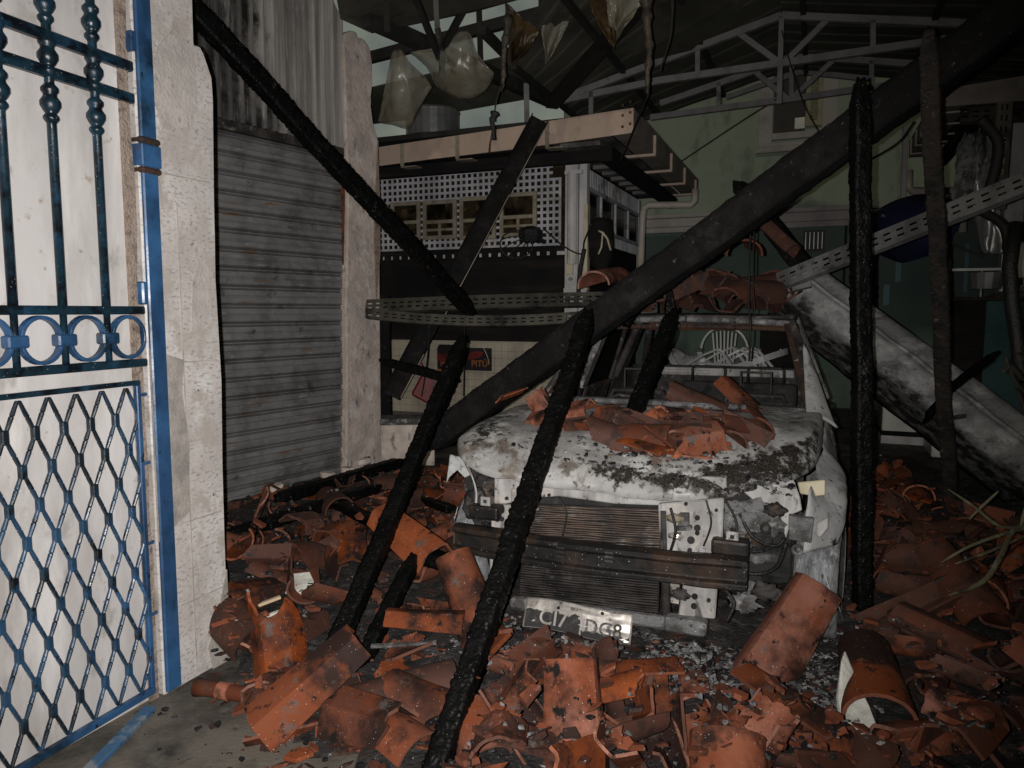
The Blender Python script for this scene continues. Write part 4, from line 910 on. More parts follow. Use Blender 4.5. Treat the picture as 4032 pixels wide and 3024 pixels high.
# wings
def side_x(z): 
    if z < .5: return .80+.06*(z-.1)/.4
    if z < .86: return .86+.03*math.sin((z-.5)/.36*math.pi)
    return .86-.235*((z-.86)/.60)
for s in (-1, 1):
    def wing(u, v, s=s):
        y = (.20 if s > 0 else .16)+1.18*u
        if s > 0:
            xt = np.interp(y, [.2,.50,.80,1.12,1.4], [.77,.79,.822,.83,.845]); top = np.interp(y, [.2,.50,.80,1.12,1.4], [.775,.80,.855,.91,.935])-.012
        else:
            xt = np.interp(y, [.1,.24,.6,1.3], [.79,.845,.835,.82]); top = np.interp(y, [.1,.24,.6,1.3], [.815,.845,.90,.935])-.012
        arch = .31 + math.sqrt(max(0, .34**2-(y-.66)**2)) if abs(y-.66) < .34 else .0
        zb = max(arch, .50 if y < .42 else .22); z = zb + (top-zb)*v
        xb = (.925 if s > 0 else .885) - .05*max(0, .45-y)/.25
        k = math.sin(min(1, (1-v)*1.5)*math.pi/2)
        x = xt+(xb-xt)*k - .03*max(0, (top-z)/.6-.5)
        x -= .13*max(0, (.46-y)/.28)**1.6*(1 if s > 0 else .7)*k
        x += .008*fbm((y*5, z*5, s), 1.2)
        return Vector((s*x, y, z))
    mb = MB(); mb.grid(wing, 34, 18); w = mb.build('front_wing', M['carwhite'], car, smooth=True, thick=.006)
    # sill and doors
    for y0, y1, nm in ((1.33, 2.28, 'front_door'), (2.295, 3.10, 'rear_door')):
        def door(u, v, s=s, y0=y0, y1=y1):
            y = y0+(y1-y0)*u; z = .24+(.93-.24)*v; return Vector((s*(side_x(z)+.006*fbm((y*3, z*3, s), 1)), y, z))
        mb = MB(); mb.grid(door, 12, 14); d = mb.build(nm, M['carburnt'], car, smooth=True, thick=.03)
        mb = MB(); mb.box((s*.905, y1-.12, .80), (.02, .16, .03)); mb.build('door_handle', M['carblack'], d, bevel=.006)
        mb = MB(); zt_ = 1.40; ya = y0+.42 if nm == 'front_door' else y0
        mb.path([(s*side_x(.93), y0+.02, .935), (s*(side_x(1.38)), ya+.06, 1.39), (s*side_x(1.39), y1-.04 if nm == 'front_door' else y1-.2, 1.40), (s*side_x(.93), y1-.02, .935)], .03, .04, (0,1,0)); mb.build('window_frame', M['carburnt'], d, bevel=.006)
    def quarter(u, v, s=s):
        y = 3.11+.62*u; z = .24+(1.0-.24)*v; return Vector((s*(side_x(z)-.10*u*u), y, z))
    mb = MB(); mb.grid(quarter, 8, 10); mb.build('rear_quarter', M['carburnt'], car, smooth=True, thick=.02)
    mb = MB(); mb.b2(s*.74, s*.86, 1.0, 3.1, .16, .24); mb.build('sill', M['carburnt'], car, bevel=.02)
    # pillars
    mb = MB(); n = 14; vs = []
    for k in range(n+1):
        t = k/n; c_ = Vector((s*(.775-.15*t-.02*t*(1-t)), 1.27+.60*t, .955+.50*t)); ww = .10-.045*min(1, t*1.6); hh = .07*(1-.3*t)
        for a_, b_ in ((-1,-.6),(-.6,-1),(.6,-1),(1,-.6),(1,.6),(.6,1),(-.6,1),(-1,.6)): vs.append(c_+Vector((a_*hh/2, b_*ww/2, b_*ww*.25)))
    mb.add(vs, [(k*8+q, k*8+(q+1) % 8, (k+1)*8+(q+1) % 8, (k+1)*8+q) for k in range(n) for q in range(8)]+[tuple(range(8)), tuple(n*8+q for q in range(8))])
    ap_ = mb.build('a_pillar', M['carburnt'] if s > 0 else M['ashpanel'], car, smooth=True)
    mb = MB(); mb.path([(s*.745,1.255,.975),(s*.60,1.83,1.435)], .016, .03, (1,0,0)); mb.build('burnt_seal', M['rust_dark'], ap_)
    mb = MB(); mb.path([(s*.615,1.87,1.45),(s*.635,2.4,1.475),(s*.62,3.0,1.465),(s*.58,3.38,1.42)], .06, .06); mb.build('roof_rail', M['carburnt'], car, bevel=.01)
    mb = MB(); mb.bar((s*.85,2.29,.92),(s*.64,2.26,1.46), .05, .10, (0,1,0)); mb.build('b_pillar', M['ashpanel'], car, bevel=.01)
    mb = MB(); mb.bar((s*.82,3.30,.95),(s*.60,3.25,1.45), .06, .30, (0,1,0), .05, .16); mb.build('c_pillar', M['carburnt'], car, bevel=.015)
# pointed white wing-top panels running up the windscreen pillars
def corner(s, z1, y1):
    mb = MB()
    def fn(u, v):
        t = v; yc_ = 1.14+(y1-1.14)*t; zc_ = .935+(z1-.935)*t**1.25; w_ = .14*(1-t)**.75+.012
        x = .745-.06*t+ w_*u; return Vector((s*(x+.02*t), yc_+.10*u*(1-t), zc_-.055*u*u*(1-t*.5)+.012*math.sin(math.pi*u)))
    mb.grid(fn, 10, 16); return mb.build('cowl_corner', M['carwhite'], car, smooth=True, thick=.012)
corner(1, 1.30, 1.64); corner(-1, 1.10, 1.46)
# roof skin and header
def roof(u, v):
    x = -.62+1.24*u; y = 1.86+1.50*v
    z = 1.455 + .035*math.sin(math.pi*u)*(.4+.6*math.sin(math.pi*v)) - .02*v + .015*fbm((x*3, y*3, 4), 1)
    return Vector((x, y, z))
mb = MB(); mb.grid(roof, 24, 20); mb.build('roof', M['carburnt'], car, smooth=True, thick=.02)
mb = MB(); mb.path([(-.62,1.84,1.425),(-.3,1.80,1.445),(0,1.79,1.452),(.3,1.80,1.445),(.62,1.84,1.425)], .06, .035); mb.build('windscreen_header', M['ashpanel'], car, bevel=.008)
mb = MB(); mb.path([(-.60,1.875,1.39),(-.3,1.835,1.402),(0,1.83,1.407),(.3,1.835,1.402),(.60,1.875,1.39)], .03, .03); mb.build('header_rail', M['rust_dark'], car, bevel=.006)
mb = MB(); mb.path([(-.76,1.30,.965),(-.4,1.12,.985),(0,1.08,.99),(.4,1.12,.985),(.76,1.30,.955)], .09, .03); mb.build('cowl', M['ashpanel'], car, bevel=.01)
mb = MB(); mb.path([(-.72,1.42,.93),(-.4,1.25,.93),(0,1.22,.93),(.4,1.25,.93),(.72,1.42,.93)], .18, .05); mb.build('cowl_tray', M['carburnt'], car, bevel=.01)
# tail
def hatch(u, v):
    x = (-.76+1.52*u); z = .30+.72*v; return Vector((x, 3.74-.10*(2*u-1)**2-.05*v, z))
mb = MB(); mb.grid(hatch, 14, 8); mb.build('tailgate', M['carburnt'], car, smooth=True, thick=.03)
mb = MB(); mb.path([(-.66,3.64,1.02),(-.56,3.36,1.385),(0,3.33,1.395),(.56,3.36,1.385),(.66,3.64,1.02)], .05, .07, (0,1,0)); mb.build('tailgate_frame', M['carburnt'], car, bevel=.01)
mb = MB(); mb.b2(-.56,.60,3.30,3.36,1.345,1.40); mb.build('rear_header', M['rust'], car, bevel=.01)
mb = MB(); mb.b2(-.55,.62,3.40,3.46,.955,1.02); mb.b2(-.45,-.05,3.385,3.398,.97,1.005); mb.build('parcel_bar', M['panelwhite'], car, bevel=.008)
mb = MB(); mb.b2(-.85,.85,.9,3.7,.17,.22); mb.build('floor_pan', M['carblack'], car)
mb = MB(); mb.b2(-.74,.74,1.16,1.20,.22,.90); mb.build('firewall', M['carburnt'], car)
# interior
mb = MB(); mb.b2(-.20,.66,2.86,2.95,.45,.955); rs = mb.build('rear_seat_back', M['carblack'], car, bevel=.03, seg=2)
mb = MB(); mb.b2(-.16,.62,2.835,2.858,.80,.815); mb.b2(-.16,.62,2.835,2.858,.66,.675); mb.b2(.18,.20,2.84,2.858,.50,.93); mb.build('seat_rib', M['carburnt'], rs)
for x0_, x1_ in ((-.12, .13), (.30, .56)):
    mb = MB(); mb.tube([(x0_,2.9,.95),(x0_,2.9,1.05),(x0_+.02,2.9,1.07),(x1_-.02,2.9,1.07),(x1_,2.9,1.05),(x1_,2.9,.95)], .010, 6); mb.build('headrest_frame', M['coal'], rs, smooth=True)
for xs_ in (-.42, .40):
    mb = MB(); mb.tube([(xs_-.22,1.95,.35),(xs_-.23,2.25,.80),(xs_-.18,2.30,.92),(xs_+.18,2.30,.92),(xs_+.23,2.25,.80),(xs_+.22,1.95,.35)], .02, 7)
    for k in range(4): mb.tube([(xs_-.22,2.05+.05*k,.48+.10*k),(xs_+.22,2.05+.05*k,.48+.10*k)], .006, 5)
    mb.tube([(xs_-.10,2.30,.92),(xs_-.10,2.31,1.08),(xs_+.10,2.31,1.08),(xs_+.10,2.30,.92)], .010, 6)
    mb.b2(xs_-.22, xs_+.22, 1.6, 2.05, .34, .40); mb.build('seat_frame', M['carburnt'], car, smooth=False)
mb = MB(); mb.tube([(-.80,1.45,.78),(-.4,1.42,.80),(.4,1.42,.80),(.80,1.45,.78)], .03, 8); mb.build('dash_beam', M['carburnt'], car, smooth=True)
mb = MB(); mb.tube([(-.36+.17*math.cos(k*.4189),1.62-.05*math.sin(k*.4189),.82+.15*math.sin(k*.4189)) for k in range(16)], .010, 6); mb.bar((-.53,1.62,.82),(-.19,1.62,.82),.02,.02); mb.bar((-.36,1.62,.82),(-.36,1.42,.75),.03,.03); mb.build('steering_wheel', M['carburnt'], car)
# front end: radiator support
fp = MB()
YF = .10
def fbx(mb, px0, py0, px1, py1, y=YF, th=.02):
    a = cyl_(px0, py1, y); b = cyl_(px1, py0, y); return mb.b2(a.x, b.x, y, y+th, a.z, b.z)
def fpoly(mb, pts, y=YF+.05, th=.02):
    return mb.prism([(p.x, y, p.z) for p in [cyl_(q[0], q[1], y) for q in pts]], (0, th, 0))
fpoly(fp, [(1945,1850),(2860,1880),(2862,1962),(2740,1975),(2600,1992),(2420,1985),(2200,1955),(2100,1962),(1990,1985),(1945,1985)], .17, .03); fp.build('upper_crossmember', M['panelwhite'], car, bevel=.008, seg=2)
mb = MB(); fpoly(mb, [(1932,1988),(2035,1990),(2030,2085),(1932,2080)], YF-.004, .03); mb.build('support_panel', M['panelwhite'], car, bevel=.006); mb = MB(); fpoly(mb, [(1926,2165),(1985,2180),(1985,2260),(1926,2320)], YF-.004, .03); mb.build('support_panel', M['panelwhite'], car, bevel=.006)
mb = MB(); fpoly(mb, [(2590,1985),(2850,1962),(2842,2185),(2600,2175)], YF-.004, .03); mb.build('support_panel', M['panelwhite'], car, bevel=.006); mb = MB(); fpoly(mb, [(2690,2290),(2825,2305),(2815,2440),(2670,2425)], YF-.004, .03); sp_ = mb.build('support_panel', M['panelwhite'], car, bevel=.006)
for px, py, r_ in ((2745,2040,.011),(2720,2128,.016),(2745,2080,.014),(2745,2100,.010),(2715,2168,.010),(2735,2350,.013),(2732,2388,.013),(2790,2365,.009),(1993,1963,.008),(1975,2045,.011),(2008,2062,.007),(1958,2046,.012),(2160,1950,.007),(2700,1985,.008),(2820,2010,.007)):
    mb = MB(); c = cyl_(px, py, YF-.012); mb.tube([(c.x, YF-.0125, c.z), (c.x, YF-.003, c.z)], r_, 12); mb.build('bolt_hole', M['carblack'], sp_)
mb = MB(); fpoly(mb, [(2672,2022),(2712,2022),(2712,2066),(2700,2085),(2668,2080)], YF-.03, .025); fpoly(mb, [(2660,2075),(2718,2075),(2722,2090),(2656,2092)], YF-.05, .045); mb.build('latch_bracket', M['ashpanel'], car, bevel=.004)
mb = MB(); fpoly(mb, [(2010,1925),(2120,1918),(2120,2012),(2010,2010)], YF-.012, .008); mb.build('side_plate', M['alu'], car, bevel=.006)
mb = MB(); fpoly(mb, [(2450,1945),(2610,1958),(2612,1972),(2455,1960)], YF-.006, .006); mb.build('slot', M['carblack'], car)
# radiator packs: stacked fins
def fins(pts, n, m, name, y):
    tl, tr, br, bl = [cyl_(q[0], q[1], y) for q in pts]
    mb = MB()
    for i in range(n):
        f0, f1 = i/n, (i+.45)/n; j = .006*fbm((i*.7, 0, y), 1)
        a, b = tl.lerp(bl, f0), tr.lerp(br, f0); c, d = tr.lerp(br, f1), tl.lerp(bl, f1); vs = []
        for q in range(13):
            w_ = Vector((0, .006*fbm((q*.5, i*.35, y*9), 1), .0055*fbm((q*.45, i*.9, y*7), 1)))
            e, g_ = a.lerp(b, q/12)+w_, d.lerp(c, q/12)+w_*.8; vs += [e, g_, e+Vector((0,.02,0)), g_+Vector((0,.02,0))]
        mb.add(vs, [f_ for q in range(12) for f_ in ((q*4, q*4+1, q*4+5, q*4+4), (q*4, q*4+4, q*4+6, q*4+2), (q*4+1, q*4+3, q*4+7, q*4+5))])
    o = mb.build(name, m, car)
    mb = MB(); mb.prism([tl+Vector((0,.024,0)), tr+Vector((0,.024,0)), br+Vector((0,.024,0)), bl+Vector((0,.024,0))], (0,.02,0)); mb.build('core', M['carblack'], o)
    return o
fins([(2080,1990),(2598,2010),(2596,2170),(2060,2130)], 17, M['fins'], 'radiator', YF+.02)
fins([(2052,2225),(2590,2270),(2588,2418),(2045,2360)], 15, M['fins_dark'], 'condenser', YF+.02)
mb = MB(); a, b = cyl_(2612,2010,YF), cyl_(2622,2420,YF); mb.tube([(a.x,YF+.01,a.z),(b.x,YF+.01,b.z)], .020, 10); mb.build('radiator_tank', M['carburnt'], car, smooth=True)
mb = MB(); a, b = cyl_(2640,2000,YF), cyl_(2670,2300,YF)
mb.b2(a.x-.01, b.x, YF+.03, YF+.06, b.z-.1, a.z); mb.build('core_edge', M['alu'], car)
# bumper beam
bl_, br_ = cyl_(1795,2112,0), cyl_(2945,2258,0)
mb = MB(); n = 22; prof = [(-.045,.075),(-.075,.062),(-.075,.040),(-.050,.028),(-.050,-.028),(-.075,-.040),(-.075,-.062),(-.045,-.075),(0,-.068),(0,.068)]
vs = []
for i in range(n+1):
    t = i/n; x = bl_.x+(br_.x-bl_.x)*t; z = bl_.z+(br_.z-bl_.z)*t; bow = -.05*math.sin(math.pi*t)
    for a, b in prof: vs.append((x, .03+bow+a+.006*fbm((x*4, b*9, 0), 1), z+b*(.92+.1*fbm((x*3, 2, b), 1))))
k = len(prof); mb.add(vs, [(i*k+q, i*k+(q+1) % k, (i+1)*k+(q+1) % k, (i+1)*k+q) for i in range(n) for q in range(k)] + [tuple(range(k)), tuple(n*k+q for q in range(k))][:2])
bb = mb.build('bumper_beam', M['rustbeam'], car, bevel=.004)
mb = MB(); 
for px, py in ((2400,2190),(2210,2170)):
    c = cyl_(px, py, -.10)
    for dz in (-.018, 0, .018): mb.b2(c.x-.018, c.x+.018, -.112, -.095, c.z+dz-.004, c.z+dz+.004)
mb.build('beam_louvre', M['carburnt'], bb)
mb = MB(); c = cyl_(2935,2215,-.02); mb.tube([(c.x,-.06,c.z),(c.x,-.045,c.z)], .014, 10); mb.build('tow_hole', M['carblack'], bb)
for px, py in ((2873,2160),(1900,2020)):
    c = cyl_(px, py, .0); mb = MB(); mb.b2(c.x-.075, c.x+.075, .0, .06, c.z-.035, c.z+.03); mb.b2(c.x+.0, c.x+.07, .062, .12, c.z-.02, c.z+.02); o = mb.build('crash_box', M['rustbeam'], car, bevel=.012, seg=2)
    mb = MB(); c2 = cyl_(px+10, py-42, .02); mb.b2(c2.x-.025, c2.x+.025, .02, .026, c2.z-.03, c2.z+.025); tb_ = mb.build('mount_tab', M['panelwhite'], o, bevel=.004)
    mb = MB(); mb.b2(c2.x-.008, c2.x+.008, .0185, .021, c2.z-.004, c2.z+.012); mb.build('tab_hole', M['carblack'], tb_)
# lower crossmember
mb = MB(); pts = [cyl_(q[0], q[1], YF-.02) for q in ((2010,2375),(2200,2395),(2400,2425),(2620,2455),(2780,2470))]
mb.tube([(p.x, YF-.01, p.z) for p in pts], .032, 8); c = cyl_(2700,2450,YF-.02); mb.b2(c.x-.09, c.x+.09, YF-.05, YF+.02, c.z-.045, c.z+.02); mb.build('lower_crossmember', M['ashpanel'], car, smooth=False, bevel=.01)
mb = MB(); a, b = cyl_(2880,2440,.12), cyl_(3080,2400,.2); 
a, b = cyl_(2900,2290,.25), cyl_(3085,2350,.35); mb.bar((a.x,.25,a.z-.0),(b.x,.35,b.z), .05, .05); a, b = cyl_(2960,2200,.25), cyl_(3085,2190,.35); mb.bar((a.x,.25,a.z),(b.x,.35,b.z), .05, .04); mb.build('subframe', M['ashpanel'], car, bevel=.008)
# headlamp pockets with melted lamp remains
def lump(c, r, m, name, par, seed, sq=(1,1,1), amp=.35, n=22):
    mb = MB()
    def fn(u, v):
        t, ph = u*2*math.pi, (v-.5)*math.pi; d = Vector((math.cos(t)*math.cos(ph), math.sin(t)*math.cos(ph), math.sin(ph)))
        k = r*(1+amp*fbm(d*1.4+Vector((seed, seed, 0)), 1.3)+.10*fbm(d*5, 1.0)); return Vector((c[0]+d.x*k*sq[0], c[1]+d.y*k*sq[1], c[2]+d.z*k*sq[2]))
    mb.grid(fn, n, n); return mb.build(name, m, par, smooth=True)
c = cyl_(2950,2055,.22); hl = lump((c.x, .24, c.z), .125, M['ashpanel'], 'melted_headlamp', car, 3, (1.0,.5,.75))
c = cyl_(3015,2080,.16); mb = MB(); mb.tube([(c.x+.018*math.cos(k*.52), .155, c.z+.018*math.sin(k*.52)) for k in range(13)], .006, 6); mb.build('lamp_ring', M['carburnt'], hl, smooth=True)
mb = MB(); mb.grid(lambda u, v: (lambda p: Vector((p.x+.0, .30-.14*(1-u)**2, p.z+.02*fbm((u*4, v*4, 0), 1))))(cyl_(2800+290*u-30*v, 2190-250*v-20*u, .28)), 14, 10); mb.build('lamp_pocket', M['carblack'], car, smooth=True, thick=.006)
c = cyl_(1880,1990,.2); hl2 = lump((c.x, .24, c.z), .10, M['carburnt'], 'melted_headlamp', car, 9, (.9,.5,1.0))
mb = MB(); fpoly(mb, [(2905,1920),(3125,1890),(3150,1960),(3158,2010),(3110,2030),(3105,2085),(3095,2120),(3070,2050),(3035,2010),(2985,1985)], .24, .01); mb.build('inner_wing', M['panelwhite'], car, bevel=.004)
mb = MB(); fpoly(mb, [(3140,1900),(3250,1890),(3250,1950),(3210,1955),(3150,1945)], .27, .012); mb.build('inner_wing', M['cream'], car, bevel=.004)
mb = MB(); fpoly(mb, [(3105,2030),(3205,2045),(3195,2140),(3170,2135),(3105,2125)], .17, .04); c = cyl_(3140,2165,.15); mb.tube([(c.x+.018*math.cos(k*.52), .15, c.z+.018*math.sin(k*.52)) for k in range(13)], .008, 6); mb.build('wing_bracket', M['ashpanel'], car, bevel=.006)
mb = MB(); fpoly(mb, [(3215,2060),(3262,2040),(3262,2080),(3230,2120),(3212,2110)], .15, .02); mb.build('wing_bracket', M['panelwhite'], car, bevel=.005)
mb = MB(); fpoly(mb, [(1840,1845),(1945,1880),(1945,1990),(1850,1990),(1825,1920)], .26, .01); mb.build('inner_wing', M['carburnt'], car)
mb = MB(); fpoly(mb, [(1772,1790),(1815,1800),(1850,1870),(1830,1880),(1800,1850),(1768,1880),(1758,1900)], .20, .006); mb.build('torn_edge', M['carwhite'], car)
mb = MB(); mb.b2(-.72,.72,.30,1.14,.30,.62); mb.build('engine_block', M['carblack'], car, bevel=.05, seg=2)
# burnt hoses, wires and scraps in the open front
for pts, r_ in (([(2900,1990,.2),(2960,2110,.17),(3050,2150,.19),(3090,2120,.22)], .008), ([(2880,2080,.16),(2930,2160,.14),(3010,2170,.16)], .006), ([(2850,1960,.15),(2900,2060,.13),(2880,2150,.12)], .005),
                ([(3095,2140,.16),(3060,2230,.18),(2990,2260,.2),(2900,2250,.2)], .009), ([(2640,2000,.06),(2660,2090,.04),(2640,2170,.06)], .006), ([(1880,1900,.2),(1920,1980,.15),(1900,2060,.12)], .007),
                ([(2200,1960,.07),(2230,2020,.06),(2215,2110,.06)], .004), ([(2780,1970,.06),(2800,2060,.05),(2770,2150,.06)], .004), ([(2830,2300,.1),(2890,2370,.06),(2860,2450,.05)], .008)):
    mb = MB(); P_l = [cyl_(a_, b_, c_) for a_, b_, c_ in pts]; D_ = [curve(P_l, q/14) for q in range(15)]; mb.tube(D_, r_, 6); mb.build('burnt_hose', M['coal'], car, smooth=True)
for px, py, y_, r_, m_ in ((2990,2120,.2,.045,'carburnt'),(2890,2000,.2,.04,'ashpanel'),(3050,2010,.21,.035,'carburnt'),(2930,2140,.15,.03,'ashpanel'),(2660,2110,.07,.022,'alu'),(2655,2040,.07,.025,'frame'),(2680,2340,.06,.03,'carburnt'),(1905,1900,.2,.05,'carburnt'),(2930,2370,.15,.05,'ashpanel'),(3010,2330,.2,.045,'carburnt')):
    c = cyl_(px, py, y_); lump((c.x, y_, c.z), r_, M[m_], 'melted_scrap', car, px*.01, (1.2,.6,.8), .6, 14)
# wheels: burnt-out tyres showing their steel wire
for s, y, ry in ((1,.62,-.10),(-1,.62,-.10),(1,3.05,0),(-1,3.05,0)):
    wh = MB(); r_, wd = .29, .18; n = 56; vs = []; rot = Matrix.Rotation(ry, 3, 'Z')
    rings = [(-wd/2,.24),(-wd/2,.275),(-wd*.42,.288),(0,.293),(wd*.42,.288),(wd/2,.275),(wd/2,.24)]
    for xx, rr in rings:
        for k in range(n):
            t = 2*math.pi*k/n; q = rr+.004*fbm((xx*60, t*3, s), 1); vs.append(Vector((s*.835, y, .285))+rot @ Vector((xx, q*math.cos(t), q*math.sin(t))))
    wh.add(vs, [(i*n+k, i*n+(k+1) % n, (i+1)*n+(k+1) % n, (i+1)*n+k) for i in range(len(rings)-1) for k in range(n)])
    wl = wh.build('wheel', M['wires'], car, smooth=True)
    mb = MB(); vs = []
    for xx, rr in ((s*.085,.24),(s*.06,.22),(s*.05,.06),(-s*.06,.06),(-s*.08,.22)):
        for k in range(24):
            t = 2*math.pi*k/24; vs.append(Vector((s*.835, y, .285))+rot @ Vector((xx, rr*math.cos(t), rr*math.sin(t))))
    mb.add(vs, [(i*24+k, i*24+(k+1) % 24, (i+1)*24+(k+1) % 24, (i+1)*24+k) for i in range(4) for k in range(24)]); mb.build('rim', M['carburnt'], wl, smooth=True)
    if y < 1 :
        mb = MB(); r2 = random.Random(int(s*5+20))
        for k in range(46):
            t = r2.uniform(2.3, 4.3); x = r2.uniform(-.09, .09); a = Vector((x, .296*math.cos(t), .296*math.sin(t))); b = a+Vector((r2.uniform(-.05,.05), r2.uniform(-.035,-.005), r2.uniform(-.16,-.06)))
            mb.tube([Vector((s*.835,y,.285))+rot@a, Vector((s*.835,y,.285))+rot@((a+b)/2+Vector((0,-.012,0))), Vector((s*.835,y,.285))+rot@b], .0012, 3)
        mb.build('wire_strand', M['steelgrey'], wl)
# ------------------------------------------------------------------ charred timbers
def timber(p0, p1, w, h, label, m='char', w1=None, crack=.6, seed=0, rough_ends=True, name='charred_timber', cat='charred timber', step=.0105, up=(0,0,1)):
    p0, p1 = Vector(p0), Vector(p1); d = (p1-p0); L_ = d.length; d.normalize(); up = Vector(up)
    if abs(d.dot(up)) > .95: up = Vector((0,1,0))
    a = d.cross(up).normalized(); b = a.cross(d).normalized(); w1 = w1 or w
    n = min(330, max(8, int(L_/step))); K_ = 24; vs = []
    for i in range(n+1):
        t = i/n; ww = w+(w1-w)*t; hh = h*ww/w
        e = min(t*L_, (1-t)*L_); tap = 1 if not rough_ends else min(1, .55+e/.10*.45)
        wob = Vector((.010*fbm((t*L_*1.1, seed, 0), 1), .018*fbm((t*L_*1.1, seed, 7), 1), 0))
        for k in range(K_):
            th = 2*math.pi*k/K_; c, s = math.cos(th), math.sin(th); q = max(abs(c), abs(s))**.90
            x, y = c/q*ww/2*tap, s/q*hh/2*tap
            p = p0+d*(t*L_)+a*x+b*y
            sp = Vector((x*30+seed, y*30, t*L_*34))
            ds = noise.voronoi(sp)[0]; cr = min(1, (ds[1]-ds[0])*2.2)
            r = (-.011*(1-cr)*crack + .0045*fbm((x*20, y*20, t*L_*9+seed), 1))*min(1, ww/.09)
            n_ = (a*x+b*y).normalized(); vs.append(p+n_*r+wob + d*(.03*fbm((x*30, y*30, seed), 1) if rough_ends and i in (0, n) else 0))
    mb = MB(); mb.add(vs, [(i*K_+k, i*K_+(k+1) % K_, (i+1)*K_+(k+1) % K_, (i+1)*K_+k) for i in range(n) for k in range(K_)] + [tuple(range(K_)), tuple(n*K_+k for k in range(K_))])
    o = mb.build(name, M[m], smooth=True); return tag(o, label, cat, 'charred timbers')
timber(at(690,-40,4.2), at(1862,1236,6.25), .10, .115, 'long charred beam slanting down across the shutter and the plaster pillar', seed=1)
timber(at(1825,1335,4.5), gz(1288,2640,.02), .080, .080, 'charred stick left of the car, its upper end sharply pointed', seed=2)
timber(at(1640,2180,3.45), gz(1398,2655,.02), .066, .066, 'short charred stick leaning close beside the longer one left of the car', seed=3)
timber(at(1610,2175,3.6), at(1808,2225,3.35), .085, .075, 'charred stub under the roof tile propped left of the radiator', seed=4)
timber(at(2318,1228,3.72), gz(1672,3180,-.02), .080, .088, 'frontmost charred beam crossing the bumper and the left of the bonnet', seed=5, crack=.9)
timber(at(2655,1228,4.50), at(2473,1690,3.82), .085, .085, 'charred stick standing on the bonnet in the windscreen opening', seed=6)
timber(at(2638,1150,4.62), at(2636,1275,4.60), .07, .07, 'short charred stump hanging over the front edge of the car roof', seed=7)
timber(at(2500,1175,4.66), at(2462,1280,4.60), .10, .09, 'thick charred knob at the left front corner of the car roof', seed=8)
timber(at(1690,1745,5.15), at(4090,-10,3.25), .20, .185, 'heaviest ash-grey beam crossing the whole yard from lower left to upper right', m='char_grey', w1=.19, crack=.5, seed=9, step=.02)
timber(gz(3397,2450,0), at(3386,318,3.42), .080, .080, 'upright charred post close to the car\'s right front wheel', seed=10)
timber(gz(3745,2075,0), at(3652,128,3.25), .090, .085, 'tall half-burnt brown post at the far right, leaning towards the viewer', m='char_bark', seed=11, crack=.6, w1=.080)
timber(gz(1085,1965,.19), gz(1590,1815,.19), .10, .085, 'thick charred beam lying at the foot of the shutter', seed=12)
timber(gz(860,2120,.20), gz(1495,1915,.22), .085, .075, 'charred beam lying across the tiles just in front of the shutter one', seed=13)
timber(gz(1290,1960,.24), gz(1545,2090,.26), .085, .06, 'charred plank running from the lying beam to the propped roof tile', seed=14)
timber(gz(1640,1960,.15), gz(1790,2010,.35), .06, .05, 'small charred stick in the dark gap left of the car wing', seed=15)
timber(at(1800,1500,5.6), at(1500,1420,6.0), .07, .07, 'thin charred branch in the dark under the counter', seed=16, crack=.6)
timber(at(3705,1560,4.55), at(3932,1388,4.9), .045, .045, 'thin burnt stick lying on the grey zinc gutter at the right', seed=17)
timber(at(3640,1665,4.6), at(3695,1580,4.5), .05, .04, 'stubby burnt splinter on the near edge of the zinc gutter', seed=18)
timber(at(3745,1648,4.42), at(3802,1636,4.35), .045, .04, 'burnt peg sticking out of the tall brown post', m='char_bark', seed=19)
timber(at(2905,720,6.6), at(3260,1180,5.6), .18, .08, 'broad sooty plank sloping down behind the heaviest beam towards the car roof', m='char_grey', seed=20, crack=.3)
timber(at(3120,1120,5.9), at(3440,1480,5.4), .12, .10, 'charred rafter under the upper end of the zinc gutter', seed=21)
# metal channel leaning on the kiosk
ch = MB(); a, b = at(2125,470,7.0), at(1540,1560,6.5); d = (b-a).normalized(); sx_ = d.cross(Vector((0,1,0))).normalized(); fw = sx_.cross(d).normalized()
ch.bar(a, b, .16, .008, fw); ch.bar(a+sx_*.078-fw*.03, b+sx_*.078-fw*.03, .008, .06, fw); ch.bar(a-sx_*.078-fw*.03, b-sx_*.078-fw*.03, .008, .06, fw)
o = ch.build('metal_channel', M['char_grey'], bevel=.002); tag(o, 'long sooty metal channel leaning from the eaves board down to the red crate', 'metal channel')
s = 1 if (a+sx_).x > a.x else -1
for t0, t1 in ((.03,.22),(.27,.62),(.68,.72),(.84,.99)): mb = MB(); mb.bar(a.lerp(b, t0)+sx_*s*.084-fw*.05, a.lerp(b, t1)+sx_*s*.084-fw*.05, .010, .010, fw); mb.build('bare_edge', M['frame'], o)

